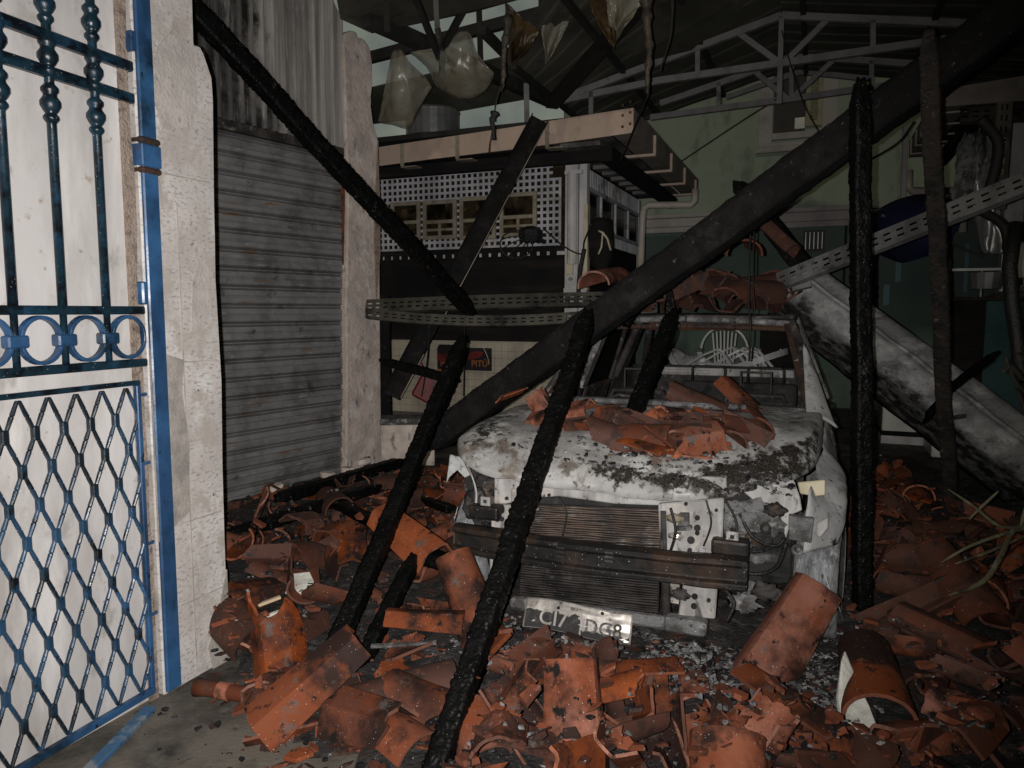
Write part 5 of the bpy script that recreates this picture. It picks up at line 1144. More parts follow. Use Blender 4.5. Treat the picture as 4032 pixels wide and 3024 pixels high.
# ------------------------------------------------------------------ perforated cable trays
def tray(p0, p1, w, m, label, upv, sag=0.0, flange=.04, pitch=.075):
    """channel with two rows of real slots"""
    p0, p1 = Vector(p0), Vector(p1); d = (p1-p0); L_ = d.length; d.normalize(); nrm = Vector(upv)-d*Vector(upv).dot(d); nrm.normalize(); sd = nrm.cross(d).normalized()
    n = int(L_/pitch); mb = MB(); th = .003
    def P_(x, y, z=0):
        t = x/L_; return p0+d*x+sd*y+nrm*z - Vector((0,0,1))*sag*4*t*(1-t)
    rows = [(-w*.22, -w*.10), (w*.10, w*.22)]
    ys = [-w/2, rows[0][0], rows[0][1], rows[1][0], rows[1][1], w/2]
    def rect(x0, x1, y0, y1):
        mb.prism([P_(x0,y0), P_(x1,y0), P_(x1,y1), P_(x0,y1)], nrm*th)
    for i in range(n):
        x0 = i*pitch; x1 = x0+pitch
        for q in (0, 2, 4): rect(x0, x1, ys[q], ys[q+1])
        for q, off in ((1, 0), (3, pitch*.5)):
            s0 = x0 + (.0 if off == 0 else .0); g0 = .22 if off == 0 else .22
            rect(x0, x0+pitch*.25, ys[q], ys[q+1]); rect(x0+pitch*.78, x1, ys[q], ys[q+1])
        for y in (-w/2, w/2-.003):
            mb.prism([P_(x0,y,-.0005), P_(x1,y,-.0005), P_(x1,y,-flange), P_(x0,y,-flange)], sd*.003)
    return tag(mb.build('cable_tray', m), label, 'cable tray', 'perforated cable trays')
tray(at(1440,1205,6.6), at(2600,1172,6.1), .125, M['tray_soot'], 'upper scorched perforated tray lying across the front of the kiosk', (0,-.8,.35), sag=-.01)
tray(at(1440,1232,6.4), at(2610,1205,5.9), .09, M['tray_soot'], 'lower sagging perforated tray across the front of the kiosk, yellowed by fire', (.05,-.9,.25), sag=.09)
tray(at(3060,1108,4.9), at(4100,690,3.9), .12, M['tray'], 'pale perforated tray rising to the right behind the two tall posts', (-.3,-.85,.45))
tray(at(3095,1120,4.95), at(3230,1085,4.9), .11, M['tray'], 'short piece of perforated tray at the top end of the zinc gutter', (-.2,-.9,.3))
tray(at(3780,452,6.2), at(4080,438,6.0), .14, M['tray_soot'], 'scorched perforated tray under the right-hand eaves board', (0,-.9,.3))
tray(at(3958,400,5.4), at(3925,860,5.4), .10, M['tray_soot'], 'upright perforated tray beside the white columns at the far right', (-.2,-.95,0))

# ------------------------------------------------------------------ zinc gutter fallen on the car
a, b = at(3120,1100,5.25), at(4180,1900,4.6); d = (b-a).normalized(); sx_ = d.cross(Vector((0,1,0))).normalized()
if sx_.z < 0: sx_ = -sx_
fw = d.cross(sx_).normalized(); fw = -fw if fw.y > 0 else fw
def zinc(u, v):
    p = a.lerp(b, u); w_ = .37+.06*u
    prof = [(-.47,-.62),(-.42,-.40),(-.36,-.18),(-.30,.0),(.10,.015),(.13,.05),(.17,.05),(.20,.015),(.47,.0),(.5,-.14)]
    x = v*(len(prof)-1); i = min(int(x), len(prof)-2); f = x-i
    s_, e_ = prof[i][0]*(1-f)+prof[i+1][0]*f, prof[i][1]*(1-f)+prof[i+1][1]*f
    p = p + sx_*s_*w_ + fw*(e_*.9+.012*fbm((u*9, v*4, 0), 1.4))
    p += sx_*(.008*fbm((u*6, 2, 0), 1.2)); return p
mb = MB(); mb.grid(zinc, 60, 28); zo = mb.build('zinc_gutter', M['duct'], smooth=True, thick=.006); za_ = zo.data.attributes.new('soot', 'FLOAT', 'POINT'); za_.data.foreach_set('value', [.46*max(0, min(1, (.50-j/28+.12*fbm((i*.12, j*.1, 0), 1))/.22)) for j in range(29) for i in range(61)])  # darker along the lower edge and folded-back flange, fading upwards
tag(zo, 'wide burnt zinc gutter lying from the car roof down to the right edge', 'zinc gutter')

# ------------------------------------------------------------------ right-hand canopy and its clutter
K2 = at(3800, 440, 7.2); K2.z = 0
k2 = thing('side_canopy', 'right-hand canopy with beige eaves board, gutter brackets and white boarded soffit', 'canopy', K2, -GA)
def qf(px, py, y=0.0):
    p = pl(px, py, K2 + U*y, U); return ((p-K2).dot(V), p.z)
xl_, zt2 = qf(3705, 340); _, zb2 = qf(3705, 420); xr_ = xl_+3.5
cr = [(3705,352),(4032,298),(4300,254),(4300,368),(4032,396),(3705,420)]
m = MB(); m.prism([(x, 0, z) for x, z in [qf(*q) for q in cr]], (0,.02,0)); m.build('eaves_board', M['fascia_side'], k2)
m = MB(); m.b2(xl_, xl_+.016, .022, 2.6, zb2+.01, zt2); m.b2(xl_+.018, xl_+.24, .022, 2.6, zb2+.01, zb2+.024); m.build('eaves_board', M['fascia_side'], k2)
for i in range(5):
    yy = .18+.5*i; m = MB(); m.b2(xl_-.03, xl_+.32, yy-.02, yy+.02, zb2-.03, zb2-.014); m.b2(xl_-.03, xl_-.014, yy-.02, yy+.02, zb2-.014, zt2-.03); m.build('gutter_bracket', M['trim'], k2, bevel=.002)
m = MB()
for i in range(10): m.box((xl_+1.15, .25+.24*i, zb2+.06+.0*i), (1.6, .20, .015), Matrix.Rotation(.10,3,'X'))
m.build('soffit_board', M['whitecol'], k2)
m = MB(); m.b2(xl_+.3, xl_+.42, .1, 2.6, zb2-.12, zb2-.0); m.b2(xl_+.26, xr_, .10, .2, zb2-.15, zb2-.01); m.build('burnt_rafter', M['black'], k2)
m = MB(); m.prism([(xl_,.03,zt2+.0),(xr_,.03,zt2+.0),(xr_,2.6,zt2+.0),(xl_,2.6,zt2+.0)], (0,0,.03)); m.build('canopy_deck', M['steeldark'], k2)
cx1 = qf(3965, 700, .8)[0]
m = MB(); m.b2(cx1, cx1+.17, .8, .97, .9, zb2-.0); m.b2(cx1+.19, cx1+.25, .85, .93, .9, zb2-.0); m.b2(cx1+.30, cx1+.55, .9, 1.1, .9, zb2); m.build('white_column', M['whitecol'], k2, bevel=.01)
m = MB(); bxx = qf(3985, 1000, .7); m.b2(bxx[0]-.02, bxx[0]+.40, .62, .78, qf(3985,1095,.62)[1], qf(3985,955,.62)[1]); m.build('meter_box', M['whitecol'], k2, bevel=.01)
m = MB(); m.b2(bxx[0]+.11, bxx[0]+.5, .70, .76, qf(3985,955,.7)[1]+.01, qf(3985,860,.7)[1]); m.build('notice_board', M['cream'], k2, bevel=.004)
m = MB()
def rag2(u, v):
    p = at(3800+110*u-40*v*(1-u), 520+330*v, 6.4); p += Vector((.06*fbm((u*3, v*3, 1), 1.4), .16*math.sin(u*9+v*2)*.4, .03*fbm((u*4, v*2, 5), 1))); return p
m.grid(rag2, 18, 22); tag(m.build('torn_sheet', M['ashpanel'], smooth=True, thick=.005), 'torn grey plastic sheet hanging in folds under the right-hand canopy', 'torn sheet')
m = MB()
def rag3(u, v):
    p = at(3845+75*u+20*v, 640+360*v, 5.9); p += Vector((.03*fbm((u*3, v*3, 9), 1.4), .14*math.sin(u*7+v*3)*.4, 0)); return p
m.grid(rag3, 14, 20); tag(m.build('torn_sheet', M['steelgrey'], smooth=True, thick=.004), 'bluish torn sheet hanging below the grey one', 'torn sheet')
m = MB(); m.tube([at(3578,670,8.9), at(3578,735,8.9), at(3590,752,8.9), at(3770,752,8.9), at(3788,765,8.9), at(3790,915,8.9)], .045, 12); tag(m.build('rain_pipe', M['pvc'], smooth=True), 'beige plastic rain pipe running level under the right-hand canopy gutter', 'rain pipe')
m = MB(); m.bar(at(3565,500,8.6), at(3555,785,8.6), .05, .03); tag(m.build('white_lath', M['trim']), 'pale upright lath left of the right-hand canopy gutter', 'lath')
# navy parasol lying tilted
pc = at(3600, 900, 8.6)
par = thing('patio_parasol', 'navy blue parasol tipped on its side behind the two tall posts', 'parasol', pc)
m = MB(); rotp = Matrix.Rotation(R(-72), 3, 'Y') @ Matrix.Rotation(R(12), 3, 'X')
def dome(u, v):
    t = u*2*math.pi; r_ = .66*math.sin(v*1.05)/math.sin(1.05); k = 1-.05*abs(math.sin(4*t))*v
    return rotp @ Vector((r_*math.cos(t)*k*.62, r_*math.sin(t)*k, .42*(math.cos(v*1.05)-.5)/.5))
m.grid(dome, 48, 10); m.build('canopy', M['navy'], par, thick=.004)
m = MB(); m.tube([rotp @ Vector((0,0,.45)), rotp @ Vector((0,0,-1.0))], .018, 8); m.build('pole', M['steelgrey'], par)
# counter with glass case, white chest
def boxed(name, label, cat, px0, py0, px1, py1, Y, dep, m, z0=0.0, bev=.01, par=None):
    c0 = at(px0, py1, Y); c0.z = z0 if z0 is not None else c0.z; 
    pr0 = at(px0, py1, Y); pr1 = pl(px1, py0, pr0, U); w_ = (pr1-pr0).dot(V)
    t = thing(name, label, cat, Vector((pr0.x, pr0.y, 0)), -GA)
    return t, w_, pr0.z, pr1.z
t, w_, z0, z1 = boxed('chest_freezer', 'white chest standing under the zinc gutter behind the car', 'chest', 3478, 1728, 3700, 1560, 8.3, .6, None)
m = MB(); m.b2(0, w_, 0, .6, max(.0, z0), z1); m.build('body', M['whitebox'], t, bevel=.02, seg=2); m = MB(); m.b2(-.01, w_+.01, -.01, .61, z1+.004, z1+.06); m.build('lid', M['char_grey'], t, bevel=.01)
m = MB(); m.b2(w_+.02, w_+.08, .1, .2, 0, .9); m.b2(.0, w_, .03, .5, 0, max(.0, z0)-.003); m.build('frame_leg', M['whitecol'], t)
t, w_, z0, z1 = boxed('display_counter', 'cream counter with a teal glass display case on top at the far right', 'counter', 3690, 1700, 4200, 1375, 7.4, .6, None)
m = MB(); m.b2(0, w_, 0, .6, 0.02, z1-.03); m.build('base', M['whitebox'], t, bevel=.01)
zg = pl(3740, 1185, at(3690,1700,7.4), U).z
m = MB(); m.b2(0, w_, -.02, .62, z1-.028, z1); m.b2(0, w_, -.02, .5, zg, zg+.04); m.build('counter_top', M['char_bark'], t, bevel=.004)
m = MB(); m.b2(.02, w_-.02, .0, .46, z1+.003, zg-.003); m.build('glass_case', M['tealglass'], t)
m = MB(); m.b2(.0, .40, -.006, -.002, z1+.20, zg-.002); m.build('dark_shelf', M['black'], t)
m = MB(); m.b2(-.20,-.10,.05,.25,.55,z1+.12); m.build('end_panel', M['cream'], t)
m = MB(); mm_ = zg+.06
m.tube([(.10,.2,zg+.04),(.10,.2,zg+.42)], .012, 6); m.tube([(.38,.2,zg+.04),(.38,.2,zg+.30)], .012, 6); m.b2(-.02,.62,.15,.25,zg+.30,zg+.325); m.lathe([(.14,zg+.12),(.16,zg+.28)], (.42,.22,0), 14); o = m.build('steel_rack', M['steelgrey'], t)
m = MB(); m.grid(lambda u, v: Vector((.45+.75*u, .02+.4*v, zg+.045+.10*math.sin(math.pi*u)*math.sin(math.pi*v)+.03*fbm((u*5, v*5, 0), 1))), 14, 10); tag(m.build('ash_heap', M['ashpanel'], t, smooth=True))
t_ = at(4000, 1330, 7.0)
# plastic chairs behind the car
def plastic_chair(label, loc, rz, tilt=0):
    c = thing('plastic_chair', label, 'chair', loc, rz, 'white plastic chairs behind the car'); c.rotation_euler = (tilt, 0, rz)
    m = MB(); m.grid(lambda u, v: Vector((-.22+.44*u, -.22+.42*v, .44-.03*math.sin(math.pi*u)*math.sin(math.pi*v))), 8, 8); m.build('seat', M['chair'], c, smooth=True, thick=.012)
    m = MB(); n = 16; arc = []
    for i in range(n+1):
        q = math.pi*i/n; arc.append((-.24*math.cos(q), .24+.06*math.sin(q), .62+.26*math.sin(q)))
    pts = [(-.23,.20,.42)]+arc+[(.23,.20,.42)]
    for p, q in zip(pts, pts[1:]): m.bar(p, q, .022, .055, (0,-1,0))
    for i in range(7):
        x = -.12+.04*i; m.bar((x*.7,.21,.44), (x, .285, .60+.235*math.cos(x*4)), .016, .010, (0,-1,0))
    m.build('backrest', M['chair'], c)
    for s in (-1, 1):
        m = MB(); m.path([(s*.24,.20,.64),(s*.27,-.05,.64),(s*.26,-.20,.62),(s*.25,-.24,.56)], .05, .02); m.build('armrest', M['chair'], c)
        for y, yb in ((-.22,-.27),(.20,.27)):
            m = MB(); m.bar((s*.23,y,.43 if y > 0 else .57),(s*.27,yb,0), .05, .03, (0,1,0), .03, .02); m.build('leg', M['chair'], c)
    return c
cb = at(2855, 1400, 7.6)
plastic_chair('upright white plastic chair facing the car through its rear window opening', Vector((cb.x, cb.y, .46)), -GA*.6)
# it and the stacks stand on a dark table top and low wall
for i, (px, Y, tl, lab) in enumerate(((2915,7.3,.55,'tipped white plastic chair leaning on the upright one'), (3000,7.4,.62,'white plastic chair in the leaning stack, left'), (3040,7.4,.62,'white plastic chair in the leaning stack, right'))):
    q = at(px, 1470, Y); plastic_chair(lab, Vector((q.x, q.y, .50)), -GA+R(90 if i else 80), -tl)
q = at(2780, 1430, 7.1); c_ = plastic_chair('white plastic chair lying flat on the dark table', Vector((q.x-.1, q.y, .72)), R(60), R(82))
q = at(2850, 1440, 7.5); tb = thing('dark_table', 'dark round table behind the car carrying the white chairs', 'table', Vector((q.x, q.y+.15, 0)))
m = MB(); m.lathe([(.75,.40),(.78,.42),(.78,.45),(.75,.46)], (0,0,0), 32); m.build('table_top', M['carblack'], tb); m = MB(); m.lathe([(.3,0),(.05,.06),(.05,.40)], (0,0,0), 14); m.build('pedestal', M['carblack'], tb)
q = at(3080, 1350, 8.6); tv = thing('dark_cabinet', 'dark cabinet with a glint on its door behind the stacked chairs', 'cabinet', Vector((q.x, q.y, 0)), -GA)
m = MB(); m.b2(-.25,.30,0,.4,.0,1.45); m.build('body', M['black'], tv, bevel=.01); m = MB(); m.b2(-.02,.02,-.012,-.002,1.0,1.06); m.build('handle', M['alu'], tv)

# ------------------------------------------------------------------ number plate
pp0, pp1 = gz(2062, 2448, .09), gz(2492, 2510, .09)
pd = (pp1-pp0); pw = pd.length; pd.normalize(); 
pt = thing('number_plate', 'bent sooty number plate lying in the ash under the radiator', 'number plate', pp0.lerp(pp1, .5)+Vector((0,.02,.035)), math.atan2(pd.y, pd.x))
pt.rotation_euler = (R(-30), 0, math.atan2(pd.y, pd.x))
W2, H2 = pw/2, .066
def bend(x, z): return -.012*math.sin((x/W2)*2.2+.6)+.006*fbm((x*6, z*6, 0), 1)
mb = MB(); mb.grid(lambda u, v: Vector((-W2+2*W2*u, bend(-W2+2*W2*u, v), -H2+2*H2*v + .010*math.sin(u*5+.6))), 40, 14); mb.build('plate', M['alu'], pt, smooth=True, thick=.0025)
def curved_text(name, body, size, m, x, z, lift, ext=.0015, bold=0):
    o = text_obj(name, body, size, m, pt, (0,0,0), (0,0,0), ext, 'CENTER', bold)
    for v in o.data.vertices:
        X, Zt, th = v.co.x+x, v.co.y+z, v.co.z
        v.co = Vector((X, bend(X, 0)-lift-th, Zt+.010*math.sin((X+W2)/(2*W2)*5+.6)))
    return o
mb = MB(); mb.grid(lambda u, v: (lambda x, z: Vector((x, bend(x, z)-.0035, z+.010*math.sin((x+W2)/(2*W2)*5+.6))))(-W2*.97+1.05*W2*u, -H2*.98+(.80+.16*fbm((u*6, 0, 3), 1))*H2*2*.74*v), 30, 10); mb.build('soot_patch', M['platesoot'], pt, smooth=True)
mb = MB(); mb.grid(lambda u, v: (lambda x, z: Vector((x, bend(x, z)-.0035, z+.010*math.sin((x+W2)/(2*W2)*5+.6))))(W2*.11+.86*W2*u, -H2*.98+(.42+.30*fbm((u*7, 0, 8), 1))*H2*v), 24, 8); mb.build('soot_patch', M['platesoot'], pt, smooth=True)
curved_text('plate_text', 'BRASIL', .021, M['ink'], .0, H2*.60, .0028, .0006, .0004)
curved_text('plate_text', 'CI7', .095, M['alu'], -W2*.43, -H2*.28, .0045, .002, .001)
curved_text('plate_text', 'DG8', .085, M['ashpanel'], W2*.50, -H2*.28, .0030, .002, .001)
for x in (-.09, .115):
    m = MB(); m.tube([(x, bend(x,0)-.004, H2*.62), (x, bend(x,0)-.001, H2*.62)], .008, 10); m.build('plate_hole', M['carblack'], pt)

# ------------------------------------------------------------------ scorched plant at the right
pb = gz(4010, 2180, .05)
plant = thing('scorched_plant', 'scorched strap-leaved plant drooping in from the right edge', 'plant', Vector((pb.x+.15, pb.y, 0)))
def blade(pts, w, name='leaf', m='leaf'):
    P = [at(*q)-plant.location for q in pts]; D = []
    for i in range(len(P)-1):
        p0, p1, p2_, p3 = P[max(0,i-1)], P[i], P[i+1], P[min(len(P)-1,i+2)]
        for k in range(6):
            t = k/6; D.append(.5*((2*p1)+(p2_-p0)*t+(2*p0-5*p1+4*p2_-p3)*t*t+(3*p1-p0-3*p2_+p3)*t**3))
    D.append(P[-1]); vs = []; n = len(D)
    for i, p in enumerate(D):
        d = (D[min(i+1, n-1)]-D[max(i-1, 0)]).normalized(); s_ = d.cross(Vector((0,-1,.4))).normalized(); t = i/(n-1)
        ww = w*(.35+.65*math.sin(math.pi*min(1, t*.85+.12)))*(1 if t < .9 else (1-t)*10*.8+.2)
        vs += [p-s_*ww, p+Vector((0,-.25*ww,-.3*ww)), p+s_*ww]
    mb = MB(); mb.add(vs, [(i*3+k, i*3+k+1, (i+1)*3+k+1, (i+1)*3+k) for i in range(n-1) for k in (0, 1)]); mb.build(name, M[m], plant, smooth=True, thick=.004)
blade([(4090,2060,3.3),(3950,2075,3.2),(3830,1990,3.2),(3732,1925,3.2)], .007)
blade([(4080,2050,3.3),(3990,2090,3.15),(3940,2190,3.0),(3870,2290,2.9),(3730,2345,2.85)], .012)
blade([(4080,2070,3.3),(3960,2100,3.2),(3820,2150,3.15),(3705,2215,3.1)], .007)
blade([(4080,2090,3.3),(3900,2170,3.1),(3760,2220,3.0)], .006)
blade([(3930,1935,3.2),(3860,2000,3.2),(3815,2045,3.2)], .006)
blade([(4090,1900,3.2),(4045,2000,3.2),(4020,2070,3.2)], .014, m='leaf')
for pts in ([(4040,1500,3.4),(3990,1455,3.4),(3960,1420,3.4)], [(4030,1490,3.4),(3985,1440,3.4),(3945,1470,3.4)], [(4060,1560,3.4),(4000,1500,3.4),(3960,1400,3.4)], [(4060,1700,3.4),(4020,1560,3.4),(3990,1530,3.4)], [(4060,1660,3.4),(4010,1590,3.4)], [(4080,1420,3.5),(4000,1390,3.5)]):
    blade(pts, .012, m='leafblack')
m = MB(); m.tube([Vector((0,0,0)), Vector((.03,.02,.5)), Vector((.06,0,1.2)), Vector((.05,0,1.9))], [.07,.06,.05,.03], 10); m.build('stem', M['leafblack'], plant, smooth=True)
wr = MB(); wr.tube([at(4000,880,3.8), at(3975,1050,3.75), at(3985,1200,3.7), at(4005,1330,3.7), at(4025,1500,3.6)], .035, 8); tag(wr.build('charred_branch', M['coal'], smooth=True), 'thin charred branch rising in front of the meter box at the right edge', 'branch')
# ------------------------------------------------------------------ height field of the rubble
HX0, HY0, HS = -3.4, 1.7, .02
NXH, NYH = int(7.4/HS), int(5.6/HS)
gx = HX0+np.arange(NXH)*HS; gy = HY0+np.arange(NYH)*HS
GX_, GY_ = np.meshgrid(gx, gy, indexing='ij')
def carxy(x, y): return (x-CO.x)*V.x+(y-CO.y)*V.y, (x-CO.x)*U.x+(y-CO.y)*U.y
# edge of the heap towards the bare concrete at lower left
EDGE = [(-3.4,3.10),(-1.26,3.04),(-1.02,2.66),(-.80,2.40),(-.58,2.28),(-.42,2.14),(-.30,1.9),(-.25,1.7)]
def edge_y(x):
    return np.interp(x, [p[0] for p in EDGE], [p[1] for p in EDGE])
inside = GY_ - edge_y(GX_)
H = np.zeros_like(GX_)
nz_ = np.array([[fbm((x*1.3, y*1.3, 3), 1, 3) for y in gy[::8]] for x in gx[::8]])
nzf = np.kron(nz_, np.ones((8, 8)))[:NXH, :NYH]
if nzf.shape != H.shape: nzf = np.resize(nzf, H.shape)
H = np.clip(inside*.25, 0, .06)*(1+.8*nzf); H = np.where(inside > 0, np.maximum(H, 0), 0)
BASE = H.copy()
CXL, CYL = carxy(GX_, GY_)
incar = (np.abs(CXL) < .93) & (CYL > .18)
# the bonnet and roof carry tiles as well
RAISED = np.zeros_like(H)
ok_h = (CXL > -.62) & (CXL < .70) & (CYL > .12) & (CYL < 1.02)
hood_pts = np.array([tuple(hood_p(u, v)) for u in np.linspace(.02, .98, 70) for v in np.linspace(0, 1, 50)])
hb = {}
for x, y, z in hood_pts: hb.setdefault((round(x/.04), round(y/.04)), []).append(z)
def hood_z(x, y):
    for r_ in range(4):
        c = [z for i in range(-r_, r_+1) for j in range(-r_, r_+1) for z in hb.get((round(x/.04)+i, round(y/.04)+j), [])]
        if c: return sum(c)/len(c)
    return .8
for i, j in zip(*np.where(ok_h)): H[i, j] = hood_z(CXL[i, j], CYL[i, j])+.012
rf = (np.abs(CXL) < .66) & (CYL > 1.74) & (CYL < 3.3)
H[rf] = 1.49

# rubble bed: a low mound of ash and crumbs under the tiles
bed = MB(); st = 4
ii = np.arange(0, NXH, st); jj = np.arange(0, NYH, st); idx = {}
for i in ii:
    for j in jj:
        if inside[i, j] > -.02:
            idx[(i, j)] = len(bed.v); bed.v.append((gx[i]+.02*fbm((i*.3, j*.3, 1)), gy[j], .006+BASE[i, j]*.8+(.018*fbm((gx[i]*7, gy[j]*7, 0)) if inside[i, j] > .06 else -.004)))
for i in ii[:-1]:
    for j in jj[:-1]:
        q = [(i, j), (i+st, j), (i+st, j+st), (i, j+st)]
        if all(t in idx for t in q): bed.f.append(tuple(idx[t] for t in q))
tag(bed.build('rubble_bed', M['bed'], smooth=True), 'bed of black ash and crumbs under the fallen roof tiles', 'rubble', kind='stuff')

# ------------------------------------------------------------------ roof tiles
def tile_mesh(kind, L_=.46, w0=.205, w1=.165, th=.013, brk=None, seed=0):
    r2 = random.Random(seed); nu = 20
    if kind == 'plan': sec = [(-1,0),(-.93,.16),(-.76,.52),(-.58,.90),(-.50,1.0),(-.2,1.03),(.2,1.03),(.50,1.0),(.58,.90),(.76,.52),(.93,.16),(1,0)]
    else: sec = [(math.cos(math.pi*(1-i/nu)), math.sin(math.pi*i/nu)**.9) for i in range(nu+1)]
    ht = .086 if kind == 'plan' else .092
    n = len(sec); cols = []
    lo = hi = None
    def ragged(base, amp):
        k = [r2.uniform(-1, 1) for _ in range(5)]; sl = r2.uniform(-1, 1)
        return lambda t: base + amp*(sl*(t-.5)*1.2 + .5*np.interp(t*4, range(5), k))
    lo = (lambda t: 0.0); hi = (lambda t: 1.0)
    if brk:
        if brk[0] is not None: lo = ragged(brk[0], .22)
        if brk[1] is not None: hi = ragged(brk[1], .22)
    us = range(n)
    if brk and len(brk) > 2: us = range(int(n*brk[2]), max(int(n*brk[2])+3, int(round(n*brk[3]))))
    nv = 5; V_ = []
    us = list(us)
    for a in us:
        t = a/(n-1)
        v0, v1 = max(0, min(.9, lo(t))), max(.12, min(1, hi(t)))
        if brk and brk[0] is not None: v0 += r2.uniform(-.018, .018)
        if brk and brk[1] is not None: v1 += r2.uniform(-.022, .022)
        if not brk: v0 += r2.uniform(0, .008); v1 -= r2.uniform(0, .008)
        if v1 < v0+.08: v1 = v0+.08
        for k in range(nv+1):
            v = v0+(v1-v0)*k/nv; w = (w0+(w1-w0)*v)/2; h = ht*(1-.18*v)
            x, z = sec[a][0]*w*(1+.025*math.sin(v*5+seed)), sec[a][1]*h*(1+.04*math.sin(v*4+seed*2))
            i0, i1 = max(0, a-1), min(n-1, a+1); tx, tz = (sec[i1][0]-sec[i0][0])*w, (sec[i1][1]-sec[i0][1])*h
            ln = math.hypot(tx, tz) or 1; nx_, nz2 = -tz/ln, tx/ln
            V_.append((x, (v-.5)*L_, z, nx_, nz2))
    c = len(us); K_ = nv+1; mb = MB()
    vs = [(x, y, z) for x, y, z, a, b in V_] + [(x+a*th, y, z+b*th) for x, y, z, a, b in V_]
    N_ = len(V_); fs = []
    for a in range(c-1):
        for k in range(nv):
            q = (a*K_+k, (a+1)*K_+k, (a+1)*K_+k+1, a*K_+k+1); fs += [q[::-1], tuple(N_+i for i in q)]
    bd = [a*K_ for a in range(c)] + [(c-1)*K_+k for k in range(1, nv+1)] + [a*K_+nv for a in range(c-2, -1, -1)] + [k for k in range(nv-1, 0, -1)]
    n_main = len(fs)
    for a, b in zip(bd, bd[1:]+bd[:1]): fs.append((a, b, N_+b, N_+a))
    # centre the piece
    cx, cy, cz = [sum(v[i] for v in vs)/len(vs) for i in range(3)]
    mb.add([(x-cx, y-cy, z) for x, y, z in vs], fs)
    o = mb.build('terracotta_tile', M['tile'], smooth=True, bevel=0)
    me = o.data; me.materials.append(M['tile_edge'])
    for f_ in range(n_main, len(me.polygons)): me.polygons[f_].material_index = 1
    if hasattr(me, 'set_sharp_from_angle'): me.set_sharp_from_angle(angle=R(24))
    bpy.data.objects.remove(o, do_unlink=True)
    xs_ = [v[0] for v in mb.v]; ys_ = [v[1] for v in mb.v]; zs_ = [v[2] for v in mb.v]
    return me, (min(xs_), max(xs_), min(ys_), max(ys_), max(zs_))
TK = []
for s in range(3): TK.append((*tile_mesh('round', seed=s), 'whole'))
for s in range(3): TK.append((*tile_mesh('plan', seed=s, L_=.44), 'whole'))
for s in range(7): TK.append((*tile_mesh('round' if s % 2 else 'plan', seed=20+s, brk=(None, .62-.04*(s % 3))), 'half'))
for s in range(5): TK.append((*tile_mesh('plan' if s % 2 else 'round', seed=40+s, brk=(.28, .72)), 'middle'))
for s in range(8): TK.append((*tile_mesh('round' if s % 2 else 'plan', seed=60+s, brk=(.2, .75, (.0,.45,.25,.55)[s % 4], (.5,1.0,.75,1.0)[s % 4])), 'shard'))
soot_me = {}
def place_mesh(me, mtx, label, group, sooty=False):
    if sooty:
        if me.name not in soot_me:
            c = me.copy(); c.materials[0] = M['tile_soot']; c.materials[1] = M['tile_soot']; soot_me[me.name] = c
        me = soot_me[me.name]
    o = bpy.data.objects.new('terracotta_tile', me); col.objects.link(o); o.matrix_world = mtx
    return tag(o, label, 'roof tile', group)
def footprint(x, y, yaw, bb):
    ux = np.linspace(bb[0], bb[1], 7); uy = np.linspace(bb[2], bb[3], 11); A, B_ = np.meshgrid(ux, uy, indexing='ij')
    X = x+A*math.cos(yaw)-B_*math.sin(yaw); Y = y+A*math.sin(yaw)+B_*math.cos(yaw)
    return X.ravel(), Y.ravel(), A.ravel()
def hidx(X, Y): return np.clip(((X-HX0)/HS).astype(int), 0, NXH-1), np.clip(((Y-HY0)/HS).astype(int), 0, NYH-1)
def drop(x, y, yaw, k, flip, tilt, label, group, sooty=False, maxs=.75, sink=88, sc=1.0):
    me, bb, nm = TK[k]; bb = tuple(v*sc for v in bb)
    X, Y, A = footprint(x, y, yaw, bb); i, j = hidx(X, Y); h = H[i, j]
    Q = np.stack([X-x, Y-y, np.ones_like(X)], 1); (a, b, c), *_ = np.linalg.lstsq(Q, h, rcond=None)
    s = math.hypot(a, b)
    if s > maxs: a, b = a/s*maxs, b/s*maxs
    a += tilt[0]; b += tilt[1]
    res = h-(a*(X-x)+b*(Y-y)); z = np.percentile(res, sink)
    n = Vector((-a, -b, 1)).normalized(); yv = Vector((-math.sin(yaw), math.cos(yaw), 0)); yv = (yv-n*yv.dot(n)).normalized(); xv = yv.cross(n)
    if flip: n = -n; xv = -xv; z += bb[4]*.9
    m = Matrix(((xv.x*sc, yv.x*sc, n.x*sc, x), (xv.y*sc, yv.y*sc, n.y*sc, y), (xv.z*sc, yv.z*sc, n.z*sc, z+.004), (0,0,0,1)))
    # new surface
    uu = A/max(1e-6, bb[1]); arch = bb[4]*np.sqrt(np.clip(1-uu**2, 0, 1))
    top = z + a*(X-x)+b*(Y-y) + ((arch if not flip else bb[4]*.3*uu**2-bb[4]*.75)+.012)
    fx, fy = [], []
    for dx in (0, HS):
        for dy in (0, HS):
            ii_, jj_ = hidx(X+dx-HS/2, Y+dy-HS/2); np.maximum.at(H, (ii_, jj_), top*.92+H[ii_, jj_]*.08)
    return place_mesh(me, m, label, group, sooty)
HERO = [(gz(1672,3180,0), gz(1850,2700,.0)), (gz(1270,2720,0), gz(1340,2540,0)), (gz(1400,2730,0), gz(1440,2580,0)), (gz(1345,2700,0), gz(1420,2520,0)), (gz(1720,2980,0), gz(1840,2780,0)), (gz(1085,1965,.1), gz(1590,1815,.1)), (gz(860,2120,.1), gz(1495,1915,.1))]
